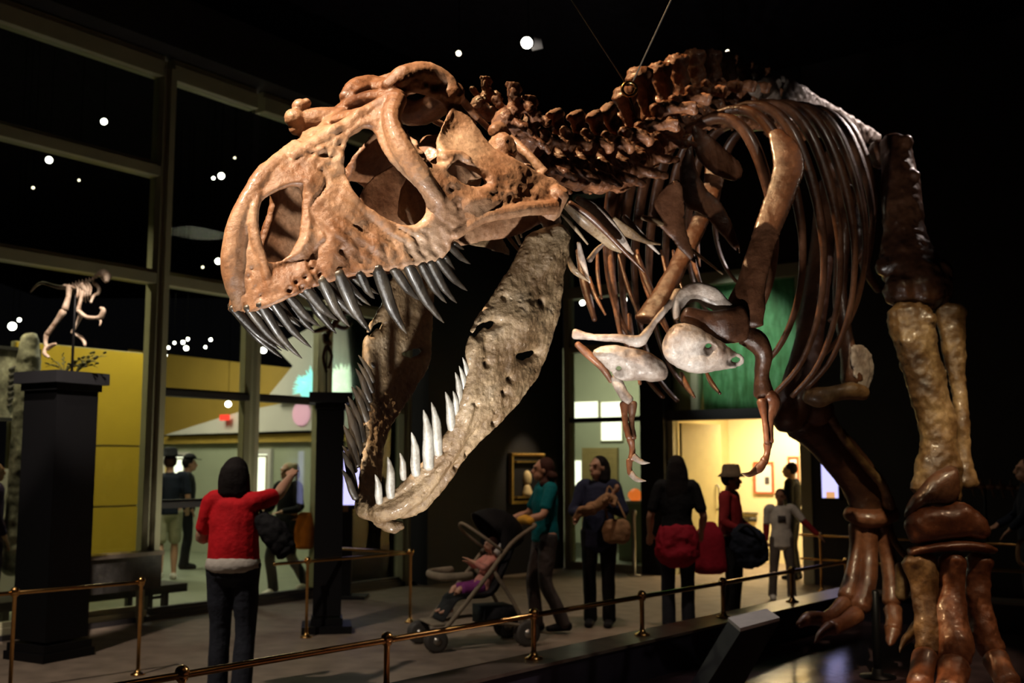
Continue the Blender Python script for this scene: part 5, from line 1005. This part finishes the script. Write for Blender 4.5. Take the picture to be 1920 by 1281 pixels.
# ================================================================== people
def person(name, label, base, rz, H, pose=None, skin='skin', hair=('hair_black', 'bob'), shirt=('black_cloth', .4), pants=('denim', 1.0), shoes='black_cloth', look=0.0, female=True, group=None, extra=None, voxel=.011, shirt_hem=.9, belly=1.0, bulk=1.0):
    """local axes: x to the person's right, y forward, z up; 1.70 m tall before scaling"""
    k = H / 1.70; t = thing(name, label, 'person', base, group, False, rz); S = lambda p: Vector(p) * k
    J = dict(pel=(0, 0, .95), chest=(0, 0, 1.28), neck=(0, -.01, 1.46), head=(0, .02, 1.59))
    sw, hw = (.165, .095) if female else (.19, .09)
    for s, n in ((1, 'R'), (-1, 'L')):
        J.update({'sh' + n: (s * sw, -.01, 1.4), 'el' + n: (s * (sw + .06), -.03, 1.12), 'wr' + n: (s * (sw + .06), .07, .88), 'hip' + n: (s * hw, 0, .92), 'kn' + n: (s * hw, .03, .5), 'an' + n: (s * hw, -.02, .08), 'fd' + n: (0, 0, -1)})
    J.update(pose or {}); V = {n: Vector(p) for n, p in J.items()}
    yaw = Matrix.Rotation(look, 3, 'Z'); HD = V['head']
    def hp(x, y, z): return HD + yaw @ Vector((x, y, z))
    B = new()
    def tb(bm, pts, rads, **kw): tube(bm, [S(p) for p in pts], [tuple(e * k * bulk for e in r) if isinstance(r, tuple) else r * k * bulk for r in rads], **kw)
    tl = lambda a, f: V['pel'].lerp(V['chest'], f) if a else V['chest'].lerp(V['neck'], f)
    torso = [V['pel'] + Vector((0, 0, -.07)), V['pel'] + Vector((0, 0, .04)), tl(1, .45), tl(1, .9), tl(0, .55), V['neck'] - Vector((0, 0, .02))]
    hx = .155 if female else .15; trr = [(hx, .11), (hx + .01, .12), (.13 * belly, .1 * belly), (.15, .115), (.14, .1), (.065, .06)]
    xh = (V['shR'] - V['shL']).normalized()
    tb(B, torso, trr, seg=16, hint=xh); tb(B, [V['neck'] - Vector((0, 0, .04)), V['neck'].lerp(HD, .4), HD], [.062, .052, .05], seg=12)
    # head with jaw, nose, ears
    def hball(bm, c, r, inf=0.0): ball(bm, S(hp(*c)), tuple((e + inf) * k * (1 + (bulk - 1) * .6) for e in r), 3, yaw)
    hball(B, (0, -.008, .02), (.074, .092, .095)); hball(B, (0, .03, -.05), (.055, .062, .062)); tb(B, [hp(0, .085, .02), hp(0, .112, -.02), hp(0, .09, -.032)], [.011, .016, .01], seg=8); hball(B, (0, .066, -.085), (.028, .024, .02))
    for s in (1, -1): hball(B, (s * .075, -.005, -.005), (.012, .022, .034))
    hball(B, (0, .09, -.062), (.026, .012, .011)); hball(B, (0, .082, .035), (.06, .016, .014))
    for n, s in (('R', 1), ('L', -1)):
        sh, el, wr = V['sh' + n], V['el' + n], V['wr' + n]
        tb(B, [sh - xh * s * .05, sh, sh.lerp(el, .5), el, el.lerp(wr, .35), wr], [.06, .055, .045, .038, .04, .027], seg=12)
        d = (wr - el).normalized() if 'hd' + n not in V else V['hd' + n].normalized(); up_ = Vector((0, 0, 1)) if abs(d.z) < .8 else Vector((0, 1, 0)); ac = d.cross(up_).normalized(); pal = ac.cross(d)
        tb(B, [wr, wr + d * .045, wr + d * .085], [(.024, .018), (.037, .016), (.036, .014)], seg=10, hint=ac)
        curl = pal * -.018 if 'pt' + n not in V else Vector((0, 0, 0))
        for i, (off, ln) in enumerate(((-.027, .066), (-.009, .076), (.01, .07), (.027, .055))):
            pt = 'pt' + n in V and i > 0; a = wr + d * .08 + ac * off; ln = ln * (.55 if pt else 1); cv = pal * (-.03 if pt else 0) + curl
            tb(B, [a, a + d * ln * .5 + cv * .3, a + d * ln + cv], [.0095, .0085, .0065], seg=6, sub=2)
        tb(B, [wr + d * .02 - ac * .02 * s * 1, wr + d * .05 - ac * .05 * s, wr + d * .085 - ac * .052 * s], [.013, .011, .008], seg=6, sub=2)
        h_, kn, an = V['hip' + n], V['kn' + n], V['an' + n]; fd = Vector((0, 1, 0)) if V['fd' + n].z < -.5 else V['fd' + n]
        tb(B, [h_ + Vector((0, 0, .05)), h_, h_.lerp(kn, .5), kn, kn.lerp(an, .35), an], [.09, .088, .07, .052, .054, .034], seg=12)
        tb(B, [an + Vector((0, 0, -.02)) - fd * .04, an + fd * .05 - Vector((0, 0, .035)), an + fd * .16 - Vector((0, 0, .055))], [(.034, .035), (.042, .036), (.036, .02)], seg=10, hint=(1, 0, 0))
    body = obj('body', B, M[skin], t); fuse(body, voxel * k, 2, ())
    def wear(nm, bm, m, vox=None): o = obj(nm, bm, M[m], t); fuse(o, (vox or voxel) * k, 2, ((.12, .012 * k),)); return o
    # shirt and sleeves
    if shirt:
        b = new(); lo = [p for p in torso]; lo[0] = V['pel'] + Vector((0, 0, shirt_hem - .95)); rs = [(hx + .022, .135), (hx + .018, .132), (.148 * belly, .122 * belly), (.165, .13), (.152, .112), (.078, .075)]
        tb(b, lo, rs, seg=16, hint=xh)
        for n, s in (('R', 1), ('L', -1)):
            sh, el, wr = V['sh' + n], V['el' + n], V['wr' + n]; f = shirt[1]
            if f <= .5: tb(b, [sh - xh * s * .06, sh, sh.lerp(el, f * 2)], [.074, .068, .06], seg=12)
            else: tb(b, [sh - xh * s * .06, sh, sh.lerp(el, .6), el, el.lerp(wr, (f - .5) * 2)], [.076, .07, .06, .054, .042], seg=12)
        wear('shirt', b, shirt[0])
    if pants:
        b = new(); f = pants[1]; tb(b, [V['pel'] + Vector((0, 0, -.09)), V['pel'] + Vector((0, 0, .0)), V['pel'] + Vector((0, 0, .1))], [(hx + .005, .12), (hx + .016, .13), (hx - .004, .118)], seg=16, hint=xh)
        for n in 'RL':
            h_, kn, an = V['hip' + n], V['kn' + n], V['an' + n]
            if f >= 1: tb(b, [h_ + Vector((0, 0, .03)), h_.lerp(kn, .5), kn, kn.lerp(an, .5), an - Vector((0, 0, .02))], [.1, .085, .07, .068, .07], seg=12)
            else: tb(b, [h_ + Vector((0, 0, .03)), h_.lerp(kn, .5), h_.lerp(kn, f * 1.6)], [.104, .096, .09], seg=12)
        wear('trousers', b, pants[0])
    if shoes:
        for n in 'RL':
            an = V['an' + n]; fd = Vector((0, 1, 0)) if V['fd' + n].z < -.5 else V['fd' + n]; b = new()
            tb(b, [an - fd * .055 - Vector((0, 0, .03)), an + fd * .05 - Vector((0, 0, .035)), an + fd * .17 - Vector((0, 0, .048))], [(.042, .046), (.05, .044), (.042, .028)], seg=12, hint=(1, 0, 0)); obj('shoe', b, M[shoes], t)
    if hair:
        b = new(); hball(b, (0, -.03, .03), (.09, .092, .1)); st = hair[1]
        if st == 'bob': tb(b, [hp(0, -.04, .05), hp(0, -.05, -.04), hp(0, -.045, -.13)], [(.09, .085), (.108, .085), (.11, .075)], seg=16, hint=yaw @ Vector((1, 0, 0)))
        elif st == 'long': tb(b, [hp(0, -.04, .05), hp(0, -.06, -.06), hp(0, -.085, -.22), hp(0, -.1, -.36)], [(.09, .085), (.112, .075), (.12, .055), (.095, .035)], seg=16, hint=yaw @ Vector((1, 0, 0)))
        elif st == 'curly': 
            for i in range(16): hball(b, (.085 * math.cos(i * 1.1), -.05 + .05 * math.sin(i * 1.7), -.02 - .014 * i), (.045, .045, .045))
        elif st == 'pony': tb(b, [hp(0, -.09, .06), hp(0, -.16, .08), hp(0, -.2, -.02), hp(0, -.19, -.12)], [.03, .045, .04, .015], seg=10)
        wear('hair', b, hair[0])
    for s in (1, -1):
        b = new(); ball(b, S(hp(s * .03, .083, .012)), (.0095 * k, .006 * k, .0048 * k), 2, yaw); obj('eye', b, M['eye'], t)
    b = new(); ball(b, S(hp(0, .1, -.062)), (.024 * k, .006 * k, .006 * k), 2, yaw); obj('mouth', b, M['lip'], t)
    if extra: extra(t, S, V, hp, k)
    return t
def ground(px, Y): q = P(px, 900, Y); return Vector((q.x, q.y, 0))

# --- woman in red, pointing
def ex(t, S, V, hp, k):
    b = new(); tube(b, [S((0, 0, .93)), S((0, 0, .985))], [(.205 * k, .165 * k), (.195 * k, .158 * k)], seg=24, sub=2, hint=(1, 0, 0)); obj('undershirt_hem', b, M['white_cloth'], t)
person('person', 'woman in a red T-shirt and dark jeans pointing up towards the skull', ground(442, 7.6), R(-6), 1.64, dict(elR=(.25, .2, 1.44), wrR=(.27, .44, 1.57), hdR=(.1, .75, .55), ptR=(0, 0, 0), elL=(-.27, .05, 1.13), wrL=(-.1, .25, 1.2), anR=(.1, -.05, .08), anL=(-.1, .02, .08)), 'skin', ('hair_black', 'bob'), ('red_shirt', .38), ('denim', 1.0), 'black_cloth', female=True, extra=ex, belly=1.14, shirt_hem=.96, bulk=1.1)
b = new(); c = P(512, 1003, 7.55); b2 = new(); tube(b2, [c + Vector((-.1, .02, .12)), c + Vector((0, 0, .02)), c + Vector((.1, 0, -.12))], [(.06, .05), (.1, .07), (.08, .05)], seg=12, hint=(1, 0, 1)); hb = obj('shoulder_bag', b2, M['black_cloth']); fuse(hb, .012, 1, ((.05, .03),)); tag(hb, 'bulky black shoulder bag at the side of the woman in red', 'bag')
b = new(); tube(b, [c + Vector((-.08, 0, .14)), c + Vector((-.16, .03, .28)), P(462, 925, 7.58), P(452, 925, 7.66), P(470, 975, 7.7), c + Vector((.0, .06, .1))], [.012] * 6, seg=6); obj('strap', b, M['black_cloth'], hb)

# --- visitors behind the left glass
def hat(kind, m):
    def f(t, S, V, hp, k):
        b = new(); c = S(hp(0, 0, .09))
        if kind == 'cowboy': lathe(b, c, [(.16 * k, 0), (.17 * k, .02 * k), (.1 * k, .02 * k), (.095 * k, .1 * k), (.06 * k, .13 * k), (.02 * k, .11 * k)], 20)
        elif kind == 'bucket': lathe(b, c - Vector((0, 0, .03 * k)), [(.155 * k, -.02 * k), (.16 * k, -.015 * k), (.112 * k, .03 * k), (.102 * k, .1 * k), (.085 * k, .125 * k), (.02 * k, .13 * k)], 20)
        elif kind == 'cap': lathe(b, c - Vector((0, 0, .01 * k)), [(.1 * k, 0), (.098 * k, .04 * k), (.06 * k, .08 * k), (.01 * k, .09 * k)], 18); tube(b, [S(hp(0, .08, .085)), S(hp(0, .18, .07))], [(.08 * k, .008 * k), (.06 * k, .006 * k)], sub=2, hint=(1, 0, 0))
        obj('hat', b, M[m], t)
    return f
person('person', 'man in a wide black hat, dark shirt and pale shorts walking behind the glass', ground(318, 15.0) + ZZ_ * .012, R(20), 1.72, dict(knR=(.1, .12, .5), anR=(.1, .1, .08), knL=(-.1, -.02, .5), anL=(-.09, -.22, .12), wrR=(.26, .2, .95), wrL=(-.28, .15, .95)), 'skin', ('hair_brown', 'short'), ('darkblue', .4), ('khaki', .58), 'white_shoe', female=False, extra=hat('cowboy', 'black_cloth'), voxel=.014)
person('person', 'person in dark clothes and a cap beside the man in the wide hat', ground(352, 16.6) + ZZ_ * .012, R(-70), 1.7, {}, 'skin_tan', ('hair_black', 'short'), ('black_cloth', .9), ('black_cloth', 1.0), 'black_cloth', female=False, extra=hat('cap', 'black_cloth'), voxel=.014)
def ex(t, S, V, hp, k):
    pass
person('person', 'woman with pale hair and a black jacket striding behind the glass', ground(540, 13.4) + ZZ_ * .012, R(150), 1.6, dict(knR=(.1, .2, .5), anR=(.1, .12, .08), knL=(-.1, .02, .5), anL=(-.1, -.3, .13), wrR=(.18, .28, 1.1), elR=(.25, .05, 1.12), wrL=(-.15, .28, 1.08), elL=(-.25, .05, 1.12)), 'skin', ('hair_pale', 'pony'), ('black_cloth', .95), ('black_cloth', 1.0), 'white_shoe', extra=ex, voxel=.014)
b = new(); c = P(571, 995, 13.3); tube(b, [c + ZZ_ * .2, c, c - ZZ_ * .2], [(.08, .05), (.13, .07), (.12, .06)], seg=12, hint=(1, 0, 0)); tag(obj('tote_bag', b, M['orange']), 'orange tote bag carried by the striding woman behind the glass', 'bag')
person('person', 'person in dark violet clothes half hidden behind the broad pedestal', ground(-14, 11.2) + ZZ_ * .012, R(-40), 1.62, {}, 'skin', ('hair_black', 'long'), ('violet', .9), ('violet', 1.0), 'black_cloth', voxel=.014)

# --- woman with the stroller
person('person', 'woman in a teal T-shirt and grey trousers pushing the stroller', ground(1022, 10.5), R(105), 1.66, dict(elR=(.24, .1, 1.16), wrR=(.16, .36, 1.08), elL=(-.26, .1, 1.16), wrL=(-.17, .38, 1.06), knR=(.1, .1, .5), anR=(.1, .06, .08), anL=(-.1, -.16, .1)), 'skin', ('hair_brown', 'curly'), ('teal', .38), ('grey_denim', 1.0), 'black_cloth', look=R(-12))
# stroller
sb_ = ground(905, 9.85); t = thing('stroller', 'grey brown child stroller pushed by the woman in teal', 'stroller', sb_, None, False, R(112)); A_ = M['grey_frame']
def st(name, pts, r, m=None, **kw):
    b = new(); tube(b, pts, r if isinstance(r, list) else [r] * len(pts), **kw); return obj(name, b, m or A_, t)
for s in (1, -1):
    x = .25 * s
    st('side_frame', [(x, .5, .12), (x, .3, .34), (x, .02, .66), (x, -.18, .9), (x * .95, -.38, 1.03)], .021); st('rear_strut', [(x, -.02, .66), (x, -.22, .36), (x, -.32, .13)], .018); st('lower_bar', [(x, .46, .16), (x, .05, .22), (x, -.3, .18)], .016)
    for yw, rw in ((.52, .1), (-.33, .115)):
        for dx in (-.035, .035):
            b = new(); lathe(b, (x + dx - .018, yw, rw), [(rw * .2, 0), (rw * .75, .002), (rw * .97, .006), (rw, .018), (rw * .97, .03), (rw * .75, .034), (rw * .2, .036)], 20, (1, 0, 0)); wo = obj('wheel', b, M['tyre'], t)
            b = new(); lathe(b, (x + dx - .022, yw, rw), [(rw * .35, 0), (rw * .35, .044)], 12, (1, 0, 0)); obj('hub', b, M['wire'], wo)
st('handle', [(-.24, -.38, 1.03), (-.18, -.44, 1.06), (.18, -.44, 1.06), (.24, -.38, 1.03)], .019); st('tray', [(-.27, .2, .64), (-.22, .42, .63), (0, .48, .63), (.22, .42, .63), (.27, .2, .64)], [(.035, .03)] * 5, hint=(0, 0, 1)); st('footrest', [(-.2, .47, .22), (.2, .47, .22)], [(.07, .016)] * 2, hint=(0, 1, 0))
b = new(); tube(b, [(0, -.26, .92), (0, -.14, .66), (0, -.02, .46), (0, .26, .44), (0, .34, .36), (0, .42, .24)], [(.2, .02), (.21, .025), (.21, .03), (.2, .03), (.18, .02), (.17, .015)], seg=14, hint=(1, 0, 0)); obj('seat', b, M['black_cloth'], t)
b = new()
for i in range(9):
    a = R(20 + i * 17)
V_, F_ = [], []
for i in range(8):
    a = R(-10 + i * 19); 
    for j in range(9):
        u_ = math.pi * j / 8; V_.append((math.cos(u_) * .25, -.2 - math.cos(a) * .3 * math.sin(u_) + .12, .84 + math.sin(a) * .16 + .2 * math.sin(u_) * (0.6 + .4 * math.sin(a))))
for i in range(7):
    for j in range(8): F_.append((i * 9 + j, i * 9 + j + 1, (i + 1) * 9 + j + 1, (i + 1) * 9 + j))
o = obj('canopy', (V_, F_), M['black_cloth'], t); bake(o, [('SOLIDIFY', dict(thickness=.012))])
st('canopy_rim', [(-.25, -.1, .84), (-.22, .12, 1.0), (0, .2, 1.08), (.22, .12, 1.0), (.25, -.1, .84)], .014)
st('toy_bar', [(-.14, -.42, 1.09), (0, -.43, 1.1), (.12, -.42, 1.09)], [.035, .045, .035], M['yellow_toy']); b = new(); cbox(b, (0, -.12, .26), (.36, .3, .16)); obj('basket', b, M['black_cloth'], t)
# child in the stroller
person('person', 'small child in pink sitting in the stroller with bare feet', sb_ + Matrix.Rotation(R(112), 3, 'Z') @ Vector((0, .06, .3)), R(112), 1.0,
       dict(pel=(0, -.1, .36), chest=(0, -.22, .64), neck=(0, -.28, .82), head=(0, -.24, .98), shR=(.14, -.26, .78), shL=(-.14, -.26, .78), elR=(.2, -.05, .66), wrR=(.1, .1, .72), elL=(-.2, -.05, .66), wrL=(-.1, .12, .76), hipR=(.09, -.06, .33), hipL=(-.09, -.06, .33), knR=(.12, .3, .34), knL=(-.12, .3, .34), anR=(.1, .46, .06), anL=(-.1, .46, .06)),
       'skin', ('hair_brown', 'long'), ('pink_cloth', .8), ('purple', .55), None, voxel=.014, shirt_hem=.9)
b = new(); c = P(925, 1035, 9.75); frame_box(b, c, Vector((.05, .02, -.06)), Vector((.06, -.02, .08)), Vector((0, .004, 0))); tag(obj('leaflet', b, M['paper']), 'white leaflet held by the child in the stroller', 'leaflet')

# --- woman in navy with a baby
person('person', 'woman in a navy jacket and dark trousers holding a baby', ground(1122, 10.9), R(168), 1.68, dict(elR=(.25, .06, 1.14), wrR=(.02, .26, 1.18), hdR=(-1, .1, .1), elL=(-.26, .06, 1.14), wrL=(-.04, .28, 1.24), hdL=(1, .05, -.1)), 'skin', ('hair_black', 'bob'), ('navy', .95), ('black_cloth', 1.0), 'black_cloth', look=R(-35), shirt_hem=.8, belly=1.1)
def ctr(px, py, Y): return P(px, py, Y)
person('person', 'baby in tan clothes held by the woman in navy', ctr(1140, 1000, 10.58), R(180), .62, dict(pel=(.45, 0, .62), chest=(.1, .02, .85), neck=(-.12, .02, 1.02), head=(-.25, .04, 1.2), shR=(.06, .1, 1.0), shL=(-.2, .1, .92), hipR=(.45, .08, .64), hipL=(.45, -.05, .56), knR=(.75, .25, .66), knL=(.75, .2, .5), anR=(.9, .1, .4), anL=(.9, .1, .3), elR=(.1, .22, .85), wrR=(.0, .34, .95), elL=(-.15, .25, .75), wrL=(-.05, .36, .8)), 'skin_tan', ('hair_brown', 'short'), ('tan_bag', .9), ('tan_bag', 1.0), None, voxel=.02, shirt_hem=.9)
c = P(1156, 995, 10.62); b = new(); tube(b, [c + ZZ_ * .09, c, c - ZZ_ * .1], [(.12, .05), (.15, .07), (.13, .06)], seg=14, hint=(1, 0, 0)); o = obj('handbag', b, M['tan_bag']); fuse(o, .014, 1, ((.06, .02),)); tag(o, 'slouchy tan handbag hanging from the woman in navy', 'bag')
b = new(); tube(b, [c + Vector((-.09, 0, .12)), P(1135, 945, 10.66), P(1142, 912, 10.75), P(1160, 945, 10.7), c + Vector((.09, 0, .12))], [.011] * 5, seg=6); obj('strap', b, M['tan_bag'], o)
# --- woman in black with a red jacket at the waist
def ex(t, S, V, hp, k):
    b = new(); tube(b, [S((0, -.01, 1.0)), S((0, -.02, .9)), S((0, -.03, .74)), S((0, -.03, .68))], [(.175 * k, .14 * k), (.215 * k, .17 * k), (.225 * k, .175 * k), (.17 * k, .13 * k)], seg=20, hint=(1, 0, 0)); o = obj('tied_jacket', b, M['crimson'], t); fuse(o, .014, 1, ((.1, .05),))
person('person', 'long-haired woman in black with a crimson jacket tied round her waist', ground(1268, 10.6), R(-8), 1.68, dict(elR=(.26, -.02, 1.12), wrR=(.24, .14, .96), elL=(-.26, -.02, 1.12), wrL=(-.27, .12, .94)), 'skin', ('hair_black', 'long'), ('black_cloth', .4), ('denim', 1.0), 'taupe', extra=ex, look=R(8))
# --- person in the bucket hat
person('person', 'person in a red jacket and brown bucket hat turned to the right', ground(1368, 11.2), R(-120), 1.54, dict(elR=(.25, .02, 1.12), wrR=(.14, .26, 1.0), elL=(-.25, .02, 1.12), wrL=(-.12, .26, 1.0)), 'skin_tan', ('hair_black', 'short'), ('maroon', .95), ('black_cloth', 1.0), 'black_cloth', extra=hat('bucket', 'hat_felt'), shirt_hem=.78, belly=1.15, look=R(10))
c = P(1402, 1030, 10.9); b = new(); tube(b, [c + Vector((-.09, 0, .2)), c + Vector((0, 0, .06)), c + Vector((.06, 0, -.14))], [(.1, .07), (.2, .11), (.16, .09)], seg=14, hint=(1, 0, .3)); o = obj('backpack', b, M['darkblue']); fuse(o, .014, 1, ((.08, .05),)); tag(o, 'dark backpack held in front by the person in the bucket hat', 'backpack')
b = new(); tube(b, [c + Vector((-.1, -.05, .18)), c + Vector((-.02, -.12, .24)), c + Vector((.1, -.1, .1))], [.014] * 3, seg=6); obj('strap', b, M['black_cloth'], o)
c = P(1330, 1022, 11.0); b = new(); tube(b, [c + ZZ_ * .22, c + ZZ_ * .05, c - ZZ_ * .26], [(.07, .03), (.16, .06), (.18, .07)], seg=14, hint=(1, 0, 0)); tag(obj('tote_bag', b, M['crimson']), 'red tote bag hanging behind the person in the bucket hat', 'bag')
# --- boy
def ex(t, S, V, hp, k):
    for n in 'RL':
        b = new(); sh, el, wr = V['sh' + n], V['el' + n], V['wr' + n]; tube(b, [S(sh.lerp(el, .55)), S(el), S(wr.lerp(el, .08))], [.056 * k, .052 * k, .04 * k], seg=10); obj('sleeve', b, M['maroon'], t)
    b = new(); frame_box(b, S((-.06, .135, 1.2)), S((.12, 0, 0)), S((0, .006, 0)), S((0, 0, .1))); obj('print', b, M['grey_denim'], t)
person('person', 'boy in a white T-shirt over maroon sleeves reaching for the far railing', ground(1462, 13.0), R(172), 1.3, dict(elL=(-.36, .0, 1.2), wrL=(-.56, .04, 1.0), elR=(.22, -.06, 1.14), wrR=(.24, .02, .9), anR=(.16, .0, .08), knR=(.13, .03, .5), anL=(-.14, 0, .08), knL=(-.12, .03, .5)), 'skin_tan', ('hair_black', 'short'), ('tee', .42), ('taupe', 1.0), 'white_shoe', female=False, extra=ex, shirt_hem=.82, look=R(-15))
# --- dark figure in the doorway, visitor at the right edge
person('person', 'dark-clothed figure standing in the lit doorway behind the boy', ground(1484, 15.2), R(60), 1.62, {}, 'skin_tan', ('hair_black', 'short'), ('black_cloth', .95), ('black_cloth', 1.0), 'black_cloth', female=False, voxel=.014)
person('person', 'visitor in a dark jacket cut off by the right edge', ground(1930, 10.4), R(75), 1.66, dict(elL=(-.2, .1, 1.14), wrL=(-.16, .22, 1.02), elR=(.22, .1, 1.14), wrR=(.12, .3, 1.04)), 'skin', ('hair_brown', 'short'), ('darkblue', .95), ('denim', 1.0), 'black_cloth', female=False)
c = P(1914, 1040, 10.3); b = new(); tube(b, [c + Vector((.12, 0, .14)), c + Vector((.0, 0, .12)), c + Vector((-.03, 0, 0)), c + Vector((0, 0, -.09)), c + Vector((.14, 0, -.12))], [.02] * 5, seg=8); tag(obj('bag_strap', b, M['tan_bag']), 'tan bag strap hanging beside the visitor at the right edge', 'bag')
# counter in the right gallery
ca, cb_ = tRn(1158, 1.4), tRn(1214, 1.4)
t = thing('counter', 'pale shop counter behind the right glass wall', 'counter', WBp + D2 * (ca + .3) + D1 * 1.6); b = new(); boxR(b, ca, cb_ - .1, .012, .95, 1.4, 1.9); obj('body', b, M['greygreen'], t, False)
b = new(); boxR(b, ca - .05, cb_ - .05, .95, 1.0, 1.34, 1.96); obj('top', b, M['offwhite'], t, False)
c = WBp + D2 * tRn(1190, 1.5) + D1 * 1.5 + ZZ_ * 1.0; b = new(); lathe(b, c, [(.07, 0), (.12, .06), (.12, .12), (.06, .18), (.015, .2)], 18); tag(obj('pumpkin_jar', b, glow('orange_glow', (1, .2, .03), .8)), 'round bright orange jar on the pale shop counter', 'jar')
b = new(); c = WBp + D2 * (T[1257] - .35) - D1 * .5; lathe(b, c, [(.1, 0), (.1, .02), (.03, .03), (.03, .85), (.045, .87), (.045, .93), (.02, .95)], 16); tag(obj('steel_stanchion', b, M['wire']), 'steel stanchion in front of the right glass wall', 'post')

for o in scene.objects:
    if '_w' in o: del o['_w']
